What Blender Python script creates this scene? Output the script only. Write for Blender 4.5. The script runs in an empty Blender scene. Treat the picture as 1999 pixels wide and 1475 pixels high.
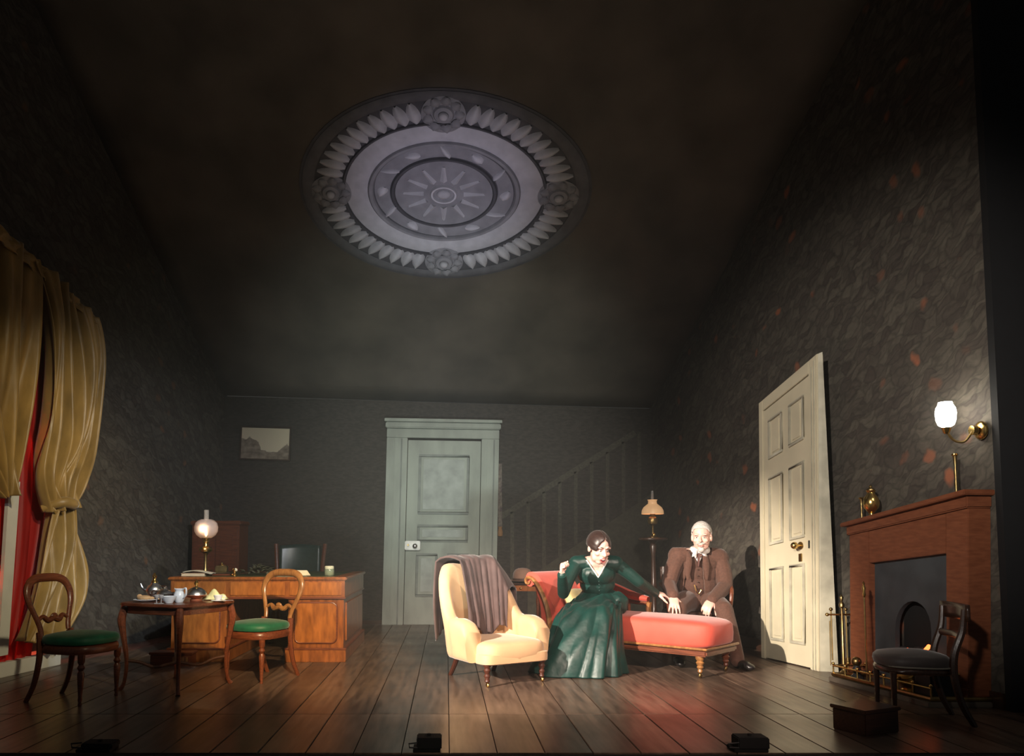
import bpy, bmesh, math, random
from mathutils import Vector, Matrix, Euler
random.seed(7)
PI = math.pi
scene = bpy.context.scene
C = scene.collection
# ------------------------------------------------------------------ camera, world, exposure
F_PX, CX, CY, TILT, EYE = 1500.0, 872.0, 960.1, math.radians(4), 1.0
cam_d = bpy.data.cameras.new('camera'); cam = bpy.data.objects.new('camera', cam_d); C.objects.link(cam)
cam.location = (0, 0, EYE); cam.rotation_euler = (PI / 2 + TILT, 0, 0)
cam_d.sensor_width = 36; cam_d.lens = F_PX / 1999 * 36
cam_d.shift_x = (999.5 - CX) / 1999; cam_d.shift_y = (CY - 737.5) / 1999
cam_d.clip_end = 200
scene.camera = cam
scene.view_settings.view_transform = 'Standard'; scene.view_settings.look = 'None'
scene.view_settings.gamma = 1; scene.view_settings.use_curve_mapping = False
scene.view_settings.exposure = 0.0
scene.cycles.max_bounces = 4; scene.cycles.diffuse_bounces = 2; scene.cycles.glossy_bounces = 2; scene.cycles.transmission_bounces = 4; scene.cycles.volume_bounces = 0
scene.cycles.adaptive_threshold = 0.05
w = bpy.data.worlds.new('auditorium'); scene.world = w; w.use_nodes = True
w.node_tree.nodes['Background'].inputs[0].default_value = (0.55, 0.53, 0.5, 1)
w.node_tree.nodes['Background'].inputs[1].default_value = 0.055

def spot(name, loc, aim, power, col, deg, blend=0.5, radius=0.08):
    d = bpy.data.lights.new(name, 'SPOT'); o = bpy.data.objects.new(name, d); C.objects.link(o)
    o.location = loc; o.rotation_euler = (Vector(aim) - Vector(loc)).to_track_quat('-Z', 'Y').to_euler()
    d.energy = power; d.color = col; d.spot_size = math.radians(deg); d.spot_blend = blend; d.shadow_soft_size = radius
    return o
def point(name, loc, power, col, radius=0.03):
    d = bpy.data.lights.new(name, 'POINT'); o = bpy.data.objects.new(name, d); C.objects.link(o)
    o.location = loc; d.energy = power; d.color = col; d.shadow_soft_size = radius
    return o
# the stage lanterns hung in the auditorium and the wings, and an added ceiling fill
spot('key_lantern', (-5.6, -0.6, 3.7), (1.5, 6.4, 0.4), 10200, (1.0, 0.86, 0.72), 18, 0.7, 0.05)
spot('front_lantern', (2.2, -3.5, 4.6), (1.1, 6.3, 0.3), 3100, (1.0, 0.74, 0.62), 20, 0.9, 0.12)
spot('floor_lantern', (-0.5, -2.0, 5.2), (0.3, 6.7, 0.0), 1500, (1.0, 0.84, 0.68), 27, 1.0, 0.15)
spot('desk_lantern', (0.9, -1.5, 4.3), (-1.0, 6.3, 0.25), 4400, (1.0, 0.68, 0.34), 14, 0.7, 0.1)
spot('back_door_lantern', (-1.2, 0.0, 4.0), (-0.05, 9.8, 1.3), 520, (0.86, 1.0, 0.84), 14, 0.9, 0.1)
spot('tea_table_lantern', (1.6, -1.0, 4.2), (-2.45, 6.5, 0.7), 1250, (0.72, 0.86, 1.0), 13, 0.8, 0.06)
spot('curtain_lantern', (2.6, 0.2, 4.6), (-3.4, 6.8, 0.9), 1500, (1.0, 0.84, 0.52), 22, 0.9, 0.1)
spot('wall_lantern', (-2.6, -2.0, 3.2), (3.3, 6.0, 1.8), 2700, (1.0, 0.91, 0.82), 26, 1.0, 0.15)
spot('left_wall_lantern', (3.0, -1.0, 4.0), (-3.0, 8.2, 1.2), 1500, (0.94, 0.96, 1.0), 22, 1.0, 0.12)
spot('back_wash_lantern', (0.6, -1.0, 4.6), (0.3, 9.9, 1.3), 1700, (1.0, 0.95, 0.85), 30, 1.0, 0.2)
spot('ceiling_rose_lantern', (0.1, 3.2, 0.25), (-0.02, 7.43, 4.5), 460, (0.70, 0.70, 1.0), 23.5, 1.0, 0.05)
spot('ceiling_front_fill', (0.0, 2.6, 0.15), (0.0, 6.2, 5.6), 120, (1.0, 0.84, 0.66), 74, 1.0, 0.2)  # added uplight, not a real lantern, lifts the dark front of the ceiling
spot('ceiling_back_lantern', (-0.4, 2.6, 0.2), (-0.1, 9.6, 3.0), 700, (0.82, 0.97, 0.92), 44, 1.0, 0.1)
# ------------------------------------------------------------------ picture geometry -> place
_c, _s = math.cos(TILT), math.sin(TILT)
def ray(px, py):
    a, b = px - CX, CY - py
    return Vector((a, F_PX * _c - b * _s, F_PX * _s + b * _c))
def fl(px, py, z=0.0):
    r = ray(px, py); t = (z - EYE) / r.z
    return Vector((r.x * t, r.y * t, z))
def atY(px, py, Y):
    r = ray(px, py); t = Y / r.y
    return Vector((r.x * t, Y, EYE + r.z * t))
def onw(px, py, A, B):
    r = ray(px, py); dx, dy = B[0] - A[0], B[1] - A[1]
    t = (A[0] * dy - A[1] * dx) / (r.x * dy - r.y * dx)
    return Vector((r.x * t, r.y * t, EYE + r.z * t))
# ------------------------------------------------------------------ materials
MATS = {}
def mat(name, col, rough=0.6, metal=0.0, var=0.25, scale=12.0, col2=None, bump=0.0, stretch=None, emit=None, estr=0.0,
        sheen=0.0, coat=0.0, trans=0.0, alpha=1.0, subsurf=0.0, bscale=None, detail=4.0):
    if name in MATS: return MATS[name]
    m = bpy.data.materials.new(name); m.use_nodes = True; nt = m.node_tree; N = nt.nodes; L = nt.links
    b = N['Principled BSDF']
    b.inputs['Roughness'].default_value = rough; b.inputs['Metallic'].default_value = metal
    if sheen: b.inputs['Sheen Weight'].default_value = sheen; b.inputs['Sheen Roughness'].default_value = 0.4
    if coat: b.inputs['Coat Weight'].default_value = coat; b.inputs['Coat Roughness'].default_value = 0.15
    if trans: b.inputs['Transmission Weight'].default_value = trans
    if alpha < 1: b.inputs['Alpha'].default_value = alpha
    if subsurf: b.inputs['Subsurface Weight'].default_value = subsurf; b.inputs['Subsurface Scale'].default_value = 0.02
    tc = N.new('ShaderNodeTexCoord'); mp = N.new('ShaderNodeMapping'); L.new(tc.outputs['Object'], mp.inputs['Vector'])
    if stretch: mp.inputs['Scale'].default_value = stretch
    nz = N.new('ShaderNodeTexNoise'); nz.inputs['Scale'].default_value = scale; nz.inputs['Detail'].default_value = detail
    L.new(mp.outputs['Vector'], nz.inputs['Vector'])
    cr = N.new('ShaderNodeValToRGB'); L.new(nz.outputs['Fac'], cr.inputs['Fac'])
    c2 = col2 or tuple(max(0, c * (1 - var)) for c in col)
    cr.color_ramp.elements[0].position = 0.32; cr.color_ramp.elements[1].position = 0.68
    cr.color_ramp.elements[0].color = (*c2, 1); cr.color_ramp.elements[1].color = (*col, 1)
    L.new(cr.outputs['Color'], b.inputs['Base Color'])
    if bump:
        bp = N.new('ShaderNodeBump'); bp.inputs['Strength'].default_value = bump; bp.inputs['Distance'].default_value = 0.01
        n2 = nz
        if bscale:
            n2 = N.new('ShaderNodeTexNoise'); n2.inputs['Scale'].default_value = bscale; L.new(mp.outputs['Vector'], n2.inputs['Vector'])
        L.new(n2.outputs['Fac'], bp.inputs['Height']); L.new(bp.outputs['Normal'], b.inputs['Normal'])
    if emit:
        b.inputs['Emission Color'].default_value = (*emit, 1); b.inputs['Emission Strength'].default_value = estr
    MATS[name] = m
    return m
def wallpaper(name, base, leaf, dot, s=1.0, dots=0.55):
    m = bpy.data.materials.new(name); m.use_nodes = True; nt = m.node_tree; N = nt.nodes; L = nt.links
    b = N['Principled BSDF']; b.inputs['Roughness'].default_value = 0.8
    tc = N.new('ShaderNodeTexCoord'); nz = N.new('ShaderNodeTexNoise'); nz.inputs['Scale'].default_value = 4.5 * s; nz.inputs['Detail'].default_value = 3
    L.new(tc.outputs['Object'], nz.inputs['Vector'])
    sub = N.new('ShaderNodeVectorMath'); sub.operation = 'MULTIPLY_ADD'; L.new(nz.outputs['Color'], sub.inputs[0]); sub.inputs[1].default_value = (.19, .19, .19); L.new(tc.outputs['Object'], sub.inputs[2])
    m0 = N.new('ShaderNodeMapping'); m0.inputs['Rotation'].default_value = (0.55, 0, 0); L.new(sub.outputs[0], m0.inputs['Vector'])
    mp = N.new('ShaderNodeMapping'); mp.inputs['Scale'].default_value = (0.5, 0.55, 1.5); L.new(m0.outputs['Vector'], mp.inputs['Vector'])
    v1 = N.new('ShaderNodeTexVoronoi'); v1.feature = 'DISTANCE_TO_EDGE'; v1.inputs['Scale'].default_value = 13 * s
    v2 = N.new('ShaderNodeTexVoronoi'); v2.inputs['Scale'].default_value = 13 * s
    n2 = N.new('ShaderNodeTexNoise'); n2.inputs['Scale'].default_value = 34 * s; n2.inputs['Detail'].default_value = 2
    for v in (v1, v2, n2): L.new(mp.outputs['Vector'], v.inputs['Vector'])
    v3 = N.new('ShaderNodeTexVoronoi'); v3.inputs['Scale'].default_value = 4.2 * s; L.new(sub.outputs[0], v3.inputs['Vector'])
    r1 = N.new('ShaderNodeValToRGB'); L.new(v1.outputs['Distance'], r1.inputs['Fac'])
    r1.color_ramp.elements[0].position = 0.0; r1.color_ramp.elements[1].position = 0.16
    r1.color_ramp.elements[0].color = (0.66, 0.66, 0.66, 1); r1.color_ramp.elements[1].color = (1, 1, 1, 1)
    r2 = N.new('ShaderNodeValToRGB'); L.new(v2.outputs['Color'], r2.inputs['Fac'])
    r2.color_ramp.elements[0].color = (*base, 1); r2.color_ramp.elements[1].color = (*leaf, 1)
    r2.color_ramp.elements[0].position = 0.15; r2.color_ramp.elements[1].position = 0.9
    m1 = N.new('ShaderNodeMix'); m1.data_type = 'RGBA'; m1.blend_type = 'MULTIPLY'; m1.inputs['Factor'].default_value = 1
    L.new(r2.outputs['Color'], m1.inputs[6]); L.new(r1.outputs['Color'], m1.inputs[7])
    r4 = N.new('ShaderNodeValToRGB'); L.new(n2.outputs['Fac'], r4.inputs['Fac']); r4.color_ramp.elements[0].position = .3; r4.color_ramp.elements[1].position = .7
    r4.color_ramp.elements[0].color = (.72, .72, .72, 1); r4.color_ramp.elements[1].color = (1.12, 1.12, 1.12, 1)
    mw = N.new('ShaderNodeMix'); mw.data_type = 'RGBA'; mw.blend_type = 'MULTIPLY'; mw.inputs['Factor'].default_value = 0.8
    L.new(m1.outputs[2], mw.inputs[6]); L.new(r4.outputs['Color'], mw.inputs[7])
    r3 = N.new('ShaderNodeValToRGB'); L.new(v3.outputs['Distance'], r3.inputs['Fac'])
    r3.color_ramp.elements[0].position = 0.13; r3.color_ramp.elements[1].position = 0.25
    r3.color_ramp.elements[0].color = (1, 1, 1, 1); r3.color_ramp.elements[1].color = (0, 0, 0, 1)
    sp_ = N.new('ShaderNodeSeparateColor'); L.new(v3.outputs['Color'], sp_.inputs[0])
    gt_ = N.new('ShaderNodeMath'); gt_.operation = 'LESS_THAN'; gt_.inputs[1].default_value = dots; L.new(sp_.outputs[0], gt_.inputs[0])
    ml = N.new('ShaderNodeMath'); ml.operation = 'MULTIPLY'; L.new(r3.outputs['Color'], ml.inputs[0]); L.new(gt_.outputs[0], ml.inputs[1])
    md_ = N.new('ShaderNodeMath'); md_.operation = 'MULTIPLY'; L.new(ml.outputs[0], md_.inputs[0]); L.new(sp_.outputs[1], md_.inputs[1])
    m2 = N.new('ShaderNodeMix'); m2.data_type = 'RGBA'
    L.new(md_.outputs[0], m2.inputs['Factor']); L.new(mw.outputs[2], m2.inputs[6]); m2.inputs[7].default_value = (*dot, 1)
    L.new(m2.outputs[2], b.inputs['Base Color'])
    MATS[name] = m
    return m
def wood(name, col, col2, rough=0.35, s=1.0, axis=(1.0, 14.0, 14.0), coat=0.2):
    return mat(name, col, rough, 0, 0, 6 * s, col2=col2, bump=0.08, stretch=axis, coat=coat, detail=6)
# ------------------------------------------------------------------ mesh builder
class MB:
    def __init__(self): self.v = []; self.f = []
    def add(self, v, f):
        n = len(self.v); self.v += [Vector(p) for p in v]; self.f += [tuple(i + n for i in q) for q in f]; return self
    def box(self, x0, x1, y0, y1, z0, z1, fn=None):
        v = [(x, y, z) for x in (x0, x1) for y in (y0, y1) for z in (z0, z1)]
        if fn: v = [fn(*p) for p in v]
        return self.add(v, [(0, 1, 3, 2), (4, 6, 7, 5), (0, 4, 5, 1), (2, 3, 7, 6), (0, 2, 6, 4), (1, 5, 7, 3)])
    def tube(self, pts, r, seg=10, cap=True, flat=1.0, closed=False, up=None):
        P = [Vector(p) for p in pts]; n = len(P); R = r if isinstance(r, (list, tuple)) else [r] * n
        T = []
        for i in range(n):
            if closed: t = P[(i + 1) % n] - P[i - 1]
            else: t = P[min(i + 1, n - 1)] - P[max(i - 1, 0)]
            T.append(t.normalized() if t.length > 1e-9 else Vector((0, 0, 1)))
        a = Vector(up) if up else (Vector((0, 0, 1)) if abs(T[0].z) < 0.9 else Vector((1, 0, 0)))
        u = T[0].cross(a).normalized(); rings = []
        for i in range(n):
            u = (u - T[i] * u.dot(T[i]))
            u = u.normalized() if u.length > 1e-6 else T[i].orthogonal().normalized()
            w_ = T[i].cross(u)
            rings.append([P[i] + (u * math.cos(2 * PI * k / seg) + w_ * (flat * math.sin(2 * PI * k / seg))) * R[i] for k in range(seg)])
        v = [q for rg in rings for q in rg]; f = []
        m = n if closed else n - 1
        for i in range(m):
            j = (i + 1) % n
            for k in range(seg):
                l = (k + 1) % seg
                f.append((i * seg + k, i * seg + l, j * seg + l, j * seg + k))
        if cap and not closed:
            f.append(tuple(range(seg - 1, -1, -1))); f.append(tuple((n - 1) * seg + k for k in range(seg)))
        return self.add(v, f)
    def lathe(self, prof, c=(0, 0, 0), seg=18, sx=1.0, sy=1.0):
        c = Vector(c); n = len(prof)
        v = [c + Vector((r * math.cos(2 * PI * k / seg) * sx, r * math.sin(2 * PI * k / seg) * sy, z)) for r, z in prof for k in range(seg)]
        f = []
        for i in range(n - 1):
            for k in range(seg):
                l = (k + 1) % seg; f.append((i * seg + k, i * seg + l, (i + 1) * seg + l, (i + 1) * seg + k))
        f.append(tuple(range(seg - 1, -1, -1))); f.append(tuple((n - 1) * seg + k for k in range(seg)))
        return self.add(v, f)
    def ball(self, c, r, seg=14, rings=9, M=None, e=1.0):
        c = Vector(c); r = r if isinstance(r, (list, tuple)) else (r, r, r)
        def pw(x): return math.copysign(abs(x) ** e, x)
        v = []; f = []
        for i in range(rings + 1):
            th = PI * i / rings
            for k in range(seg):
                ph = 2 * PI * k / seg
                p = Vector((r[0] * pw(math.sin(th)) * pw(math.cos(ph)), r[1] * pw(math.sin(th)) * pw(math.sin(ph)), r[2] * pw(math.cos(th))))
                if M: p = M @ p
                v.append(c + p)
        for i in range(rings):
            for k in range(seg):
                l = (k + 1) % seg; f.append((i * seg + k, (i + 1) * seg + k, (i + 1) * seg + l, i * seg + l))
        return self.add(v, f)
    def prism(self, out, fn, d0, d1):
        n = len(out); v = [fn(a, b, d0) for a, b in out] + [fn(a, b, d1) for a, b in out]
        f = [tuple(range(n - 1, -1, -1)), tuple(range(n, 2 * n))] + [(i, (i + 1) % n, n + (i + 1) % n, n + i) for i in range(n)]
        return self.add(v, f)
    def grid(self, fn, nu, nv, closed_u=False):
        v = [fn(i / nu, j / nv) for j in range(nv + 1) for i in range(nu if closed_u else nu + 1)]
        m = nu if closed_u else nu + 1; f = []
        for j in range(nv):
            for i in range(nu):
                k = (i + 1) % m; f.append((j * m + i, j * m + k, (j + 1) * m + k, (j + 1) * m + i))
        return self.add(v, f)
    def xf(self, fn):
        self.v = [Vector(fn(p)) for p in self.v]; return self
    def mesh(self, name, bevel=0.0, ang=42, merge=True):
        bm = bmesh.new(); vs = [bm.verts.new(p) for p in self.v]
        for q in self.f:
            try: bm.faces.new([vs[i] for i in q])
            except ValueError: pass
        if merge: bmesh.ops.remove_doubles(bm, verts=bm.verts, dist=1e-5)
        bad = [f for f in bm.faces if f.calc_area() < 1e-12]
        if bad: bmesh.ops.delete(bm, geom=bad, context='FACES_ONLY')
        bmesh.ops.recalc_face_normals(bm, faces=bm.faces)
        if bevel:
            ed = [e for e in bm.edges if len(e.link_faces) == 2 and e.calc_face_angle(0) > 0.5]
            bmesh.ops.bevel(bm, geom=ed, offset=bevel, segments=2, affect='EDGES', clamp_overlap=True)
        for f in bm.faces: f.smooth = True
        for e in bm.edges:
            if len(e.link_faces) == 2 and e.calc_face_angle(0) > math.radians(ang): e.smooth = False
        me = bpy.data.meshes.new(name); bm.to_mesh(me); bm.free()
        return me
    def build(self, name, material, parent=None, bevel=0.0, ang=42, world=False, label=None, solid=0.0, remesh=0.0, smooth=4, cut=None, subsurf=0):
        me = self.mesh(name, bevel, ang)
        if remesh or solid or subsurf: me = modded(me, remesh, smooth, cut, solid, subsurf)
        elif cut: cutmesh(me, cut)
        me.materials.clear(); me.materials.append(material)
        o = bpy.data.objects.new(name, me); C.objects.link(o)
        if parent is not None:
            o.parent = parent
            if world:
                r = parent
                mw = Matrix.Identity(4)
                while r is not None: mw = r.matrix_basis @ mw; r = r.parent
                o.matrix_basis = mw.inverted()
        if label: o['label'] = label
        return o
def cutmesh(me, cut):
    bm = bmesh.new(); bm.from_mesh(me)
    bmesh.ops.delete(bm, geom=[f for f in bm.faces if cut(f.calc_center_median())], context='FACES')
    for it in range(6):
        bv = [v for v in bm.verts if v.is_boundary]; new = {}
        for v in bv:
            nb = [e.other_vert(v).co for e in v.link_edges if e.is_boundary]
            if len(nb) == 2: new[v] = v.co * .4 + (nb[0] + nb[1]) * .3
        for v, c in new.items(): v.co = c
    bm.to_mesh(me); bm.free()
def evaluated(o):
    dg = bpy.context.evaluated_depsgraph_get(); dg.update()
    return bpy.data.meshes.new_from_object(o.evaluated_get(dg))
def modded(me, remesh, smooth, cut, solid, subsurf):
    o = bpy.data.objects.new('tmp', me); C.objects.link(o)
    if remesh:
        m = o.modifiers.new('r', 'REMESH'); m.mode = 'VOXEL'; m.voxel_size = remesh; m.use_smooth_shade = True
        if smooth:
            s = o.modifiers.new('s', 'SMOOTH'); s.factor = 0.5; s.iterations = smooth
        if cut:
            n = evaluated(o); cutmesh(n, cut); o.modifiers.clear(); o.data = n
    elif cut: cutmesh(me, cut)
    if solid:
        s = o.modifiers.new('so', 'SOLIDIFY'); s.thickness = solid; s.offset = 0
    if subsurf:
        s = o.modifiers.new('su', 'SUBSURF'); s.levels = subsurf; s.render_levels = subsurf
    n = evaluated(o); bpy.data.objects.remove(o)
    for p in n.polygons: p.use_smooth = True
    return n
def tag(o, label, cat, group=None):
    o['label'] = label; o['category'] = cat
    if group: o['group'] = group
    return o
def thing(name, label, cat, loc=(0, 0, 0), rz=0.0, group=None):
    o = bpy.data.objects.new(name, None); C.objects.link(o); o.empty_display_size = 0.05
    o.location = loc; o.rotation_euler = (0, 0, rz)
    return tag(o, label, cat, group)
def struct(o): o['kind'] = 'structure'; return o
def lerp(a, b, t): return a + (b - a) * t
def poly_at(pl, t):
    n = len(pl) - 1; x = min(max(t, 0), 1) * n; i = min(int(x), n - 1); k = x - i
    k2 = k * k * (3 - 2 * k) * 0.35 + k * 0.65
    return Vector(pl[i]).lerp(Vector(pl[i + 1]), k2)
def smoothpath(pts, n=24):
    P = [Vector(p) for p in pts]; out = []
    m = len(P) - 1
    for q in range(n + 1):
        x = q / n * m; i = min(int(x), m - 1); t = x - i
        p0, p1, p2, p3 = P[max(i - 1, 0)], P[i], P[i + 1], P[min(i + 2, m)]
        out.append(0.5 * ((2 * p1) + (p2 - p0) * t + (2 * p0 - 5 * p1 + 4 * p2 - p3) * t * t + (3 * p1 - p0 - 3 * p2 + p3) * t ** 3))
    return out
def rad_at(rs, n=24):
    m = len(rs) - 1; out = []
    for q in range(n + 1):
        x = q / n * m; i = min(int(x), m - 1); out.append(lerp(rs[i], rs[i + 1], x - i))
    return out
# ------------------------------------------------------------------ palette
M_floor = None
def floor_mat():
    m = bpy.data.materials.new('stage_boards'); m.use_nodes = True; nt = m.node_tree; N = nt.nodes; L = nt.links; b = N['Principled BSDF']
    tc = N.new('ShaderNodeTexCoord'); oi = N.new('ShaderNodeObjectInfo'); mp = N.new('ShaderNodeMapping'); L.new(tc.outputs['Object'], mp.inputs['Vector'])
    mp.inputs['Scale'].default_value = (9, 0.9, 1)
    ad = N.new('ShaderNodeVectorMath'); ad.operation = 'ADD'; L.new(mp.outputs['Vector'], ad.inputs[0])
    cm = N.new('ShaderNodeMath'); cm.operation = 'MULTIPLY'; cm.inputs[1].default_value = 37; L.new(oi.outputs['Random'], cm.inputs[0]); L.new(cm.outputs[0], ad.inputs[1])
    nz = N.new('ShaderNodeTexNoise'); nz.inputs['Scale'].default_value = 3; nz.inputs['Detail'].default_value = 7; L.new(ad.outputs[0], nz.inputs['Vector'])
    cr = N.new('ShaderNodeValToRGB'); L.new(nz.outputs['Fac'], cr.inputs['Fac'])
    cr.color_ramp.elements[0].position = 0.3; cr.color_ramp.elements[1].position = 0.72
    cr.color_ramp.elements[0].color = (0.058, 0.036, 0.026, 1); cr.color_ramp.elements[1].color = (0.170, 0.112, 0.080, 1)
    hs = N.new('ShaderNodeHueSaturation'); L.new(cr.outputs['Color'], hs.inputs['Color'])
    mr = N.new('ShaderNodeMapRange'); L.new(oi.outputs['Random'], mr.inputs['Value']); mr.inputs['To Min'].default_value = 0.7; mr.inputs['To Max'].default_value = 1.3
    L.new(mr.outputs['Result'], hs.inputs['Value']); L.new(hs.outputs['Color'], b.inputs['Base Color'])
    n3 = N.new('ShaderNodeTexNoise'); n3.inputs['Scale'].default_value = 2.5; L.new(tc.outputs['Object'], n3.inputs['Vector'])
    m3 = N.new('ShaderNodeMapRange'); L.new(n3.outputs['Fac'], m3.inputs['Value']); m3.inputs['To Min'].default_value = 0.2; m3.inputs['To Max'].default_value = 0.46
    L.new(m3.outputs['Result'], b.inputs['Roughness'])
    bp = N.new('ShaderNodeBump'); bp.inputs['Strength'].default_value = 0.12; bp.inputs['Distance'].default_value = 0.004; L.new(nz.outputs['Fac'], bp.inputs['Height']); L.new(bp.outputs['Normal'], b.inputs['Normal'])
    return m
M_floor = floor_mat()
M_black = mat('black_cloth', (0.004, 0.004, 0.005), 0.9)
M_paperR = wallpaper('leaf_wallpaper', (0.052, 0.042, 0.034), (0.092, 0.081, 0.062), (0.27, 0.09, 0.042))
M_paperL = wallpaper('left_leaf_wallpaper', (0.055, 0.044, 0.036), (0.095, 0.084, 0.068), (0.15, 0.075, 0.04), 1.0, .4)  # left paper with duller and fewer dots
M_gauze = mat('painted_gauze', (0.050, 0.040, 0.034), 0.85, var=0.5, scale=26, bump=0.15, stretch=(0.7, 1, 2.0))
M_stairpaint = mat('painted_stair_tint', (0.085, 0.076, 0.055), 0.85, var=0.35, scale=22)
M_balpaint = mat('painted_baluster_tint', (0.088, 0.077, 0.058), 0.85, var=0.5, scale=30)
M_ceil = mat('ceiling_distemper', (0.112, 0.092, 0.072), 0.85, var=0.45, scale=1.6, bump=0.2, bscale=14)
M_plA = mat('rose_image_light', (0.50, 0.49, 0.50), 0.8, var=0.2, scale=9)  # tones of the projected rose image, painted onto the relief
M_plW = mat('rose_image_white', (0.56, 0.55, 0.56), 0.8, var=0.15, scale=9)
M_plB = mat('rose_image_mid', (0.27, 0.265, 0.275), 0.8, var=0.25, scale=9)
M_plC = mat('rose_image_dark', (0.080, 0.078, 0.085), 0.85, var=0.3, scale=9)  # groove shade of the rose image put into the colour
M_plC2 = mat('rose_image_outer_fade', (0.125, 0.122, 0.13), 0.85, var=0.3, scale=9)  # fade at the rim of the projection put into the colour
M_greydoor = mat('grey_green_paint', (0.33, 0.36, 0.31), 0.55, var=0.3, scale=5, bump=0.08, stretch=(1, 1, 0.35))
M_greydoor2 = mat('grey_green_paint_panel', (0.37, 0.40, 0.37), 0.55, var=0.3, scale=7, bump=0.08)
M_greyline = mat('grey_green_paint_moulding', (0.20, 0.22, 0.20), 0.55, var=0.3, scale=7)
M_cream = mat('cream_paint', (0.62, 0.56, 0.40), 0.5, var=0.14, scale=4, bump=0.05)
M_creamw = mat('cream_paint_worn', (0.50, 0.47, 0.36), 0.6, var=0.35, scale=7)
M_brass = mat('brass', (0.80, 0.53, 0.18), 0.22, 1.0, var=0.25, scale=20)
M_brassd = mat('aged_brass', (0.42, 0.29, 0.12), 0.35, 1.0, var=0.4, scale=20)
M_silver = mat('silver_plate', (0.80, 0.78, 0.77), 0.30, 1.0, var=0.12, scale=20)
M_iron = mat('cast_iron', (0.035, 0.038, 0.042), 0.5, 0.4, var=0.3, scale=10)
M_soot = mat('soot', (0.006, 0.006, 0.006), 0.95)
M_mahog = wood('mahogany', (0.20, 0.055, 0.022), (0.10, 0.026, 0.011), 0.35)
M_walnut = wood('yew_veneer', (0.33, 0.105, 0.024), (0.16, 0.048, 0.012), 0.32, axis=(6, 6, 1.2))
M_yewp = wood('yew_panel', (0.42, 0.145, 0.030), (0.23, 0.075, 0.017), 0.3, axis=(5, 5, 1.4))
M_oak = wood('chair_wood', (0.36, 0.17, 0.055), (0.20, 0.085, 0.028), 0.28, axis=(7, 7, 2))
M_dark = wood('dark_wood', (0.055, 0.024, 0.014), (0.025, 0.012, 0.008), 0.3)
M_fire = wood('fireplace_wood', (0.215, 0.070, 0.030), (0.15, 0.045, 0.019), 0.5, axis=(2, 2, 10), coat=0.0)
M_green = mat('green_seat_cloth', (0.012, 0.15, 0.075), 0.55, var=0.4, scale=14, sheen=0.3)
M_greenl = mat('green_leather', (0.020, 0.055, 0.050), 0.3, var=0.3, scale=30)
M_gold = mat('gold_silk', (0.37, 0.225, 0.062), 0.45, var=0.45, scale=7, sheen=0.3, stretch=(1, 1, 0.4), bump=0.6, bscale=11)
M_red = mat('red_silk', (0.62, 0.035, 0.03), 0.4, var=0.4, scale=8, stretch=(1, 1, 0.2))
def translucent(m, col, f=.5):
    nt = m.node_tree; o = nt.nodes['Material Output']; p = nt.nodes['Principled BSDF']; t = nt.nodes.new('ShaderNodeBsdfTranslucent'); t.inputs[0].default_value = (*col, 1)
    x = nt.nodes.new('ShaderNodeMixShader'); x.inputs[0].default_value = f; nt.links.new(p.outputs[0], x.inputs[1]); nt.links.new(t.outputs[0], x.inputs[2]); nt.links.new(x.outputs[0], o.inputs[0])
translucent(M_red, (.8, .04, .03), .55)
M_white = mat('white_paint', (0.62, 0.62, 0.58), 0.5, var=0.12, scale=6)
M_cream_velvet = mat('gold_velvet', (0.70, 0.44, 0.235), 0.7, var=0.14, scale=6, sheen=0.35)
M_pink = mat('salmon_velvet', (0.64, 0.095, 0.060), 0.65, var=0.2, scale=6, sheen=0.35)
M_glass = mat('clear_glass', (0.9, 0.92, 0.92), 0.05, var=0.02, trans=0.9, alpha=0.45)
# ------------------------------------------------------------------ room shell
R0, R1 = fl(1282, 1219), fl(1964, 1386)
L0, L1 = fl(435, 1217), fl(0, 1310)
YB, YF = 9.90, 4.4
def lw_x(y): return L0.x + (L1.x - L0.x) * (y - L0.y) / (L1.y - L0.y)
def rw_x(y): return R0.x + (R1.x - R0.x) * (y - R0.y) / (R1.y - R0.y)
def ceil_z(x, y):
    v = (YB - y) / (YB - YF); zl = lerp(2.945, 7.11, v); zr = lerp(2.775, 6.0, v)
    xl, xr = lw_x(y), rw_x(y); return lerp(zl, zr, (x - xl) / (xr - xl))
YR = R1.y
# floor: one board each
floor = struct(MB().box(-5.6, 5.6, 3.79, 10.6, -0.12, -0.022).build('floor', M_black))
def plank_mesh(y0, y1, w=0.228):
    return MB().box(-w / 2, w / 2, 0, y1 - y0 - 0.004, -0.021, 0).mesh('plank', bevel=0.0025)
SEAM = 4.665
pm1, pm2 = plank_mesh(3.8, SEAM), plank_mesh(SEAM, 10.2)
for me in (pm1, pm2): me.materials.append(M_floor)
k = 0
for i in range(-20, 17):
    for me, y0 in ((pm1, 3.8), (pm2, SEAM)):
        x = 0.0127 + 0.2325 * (i + 0.5)
        o = bpy.data.objects.new('plank', me); C.objects.link(o); o.parent = floor; o.location = (x, y0, 0)
struct(MB().box(-6, 6, 3.70, 3.795, -1.2, -0.003).build('trim_1', M_black, bevel=0.01))['label'] = 'black front edge of the stage'
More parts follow.
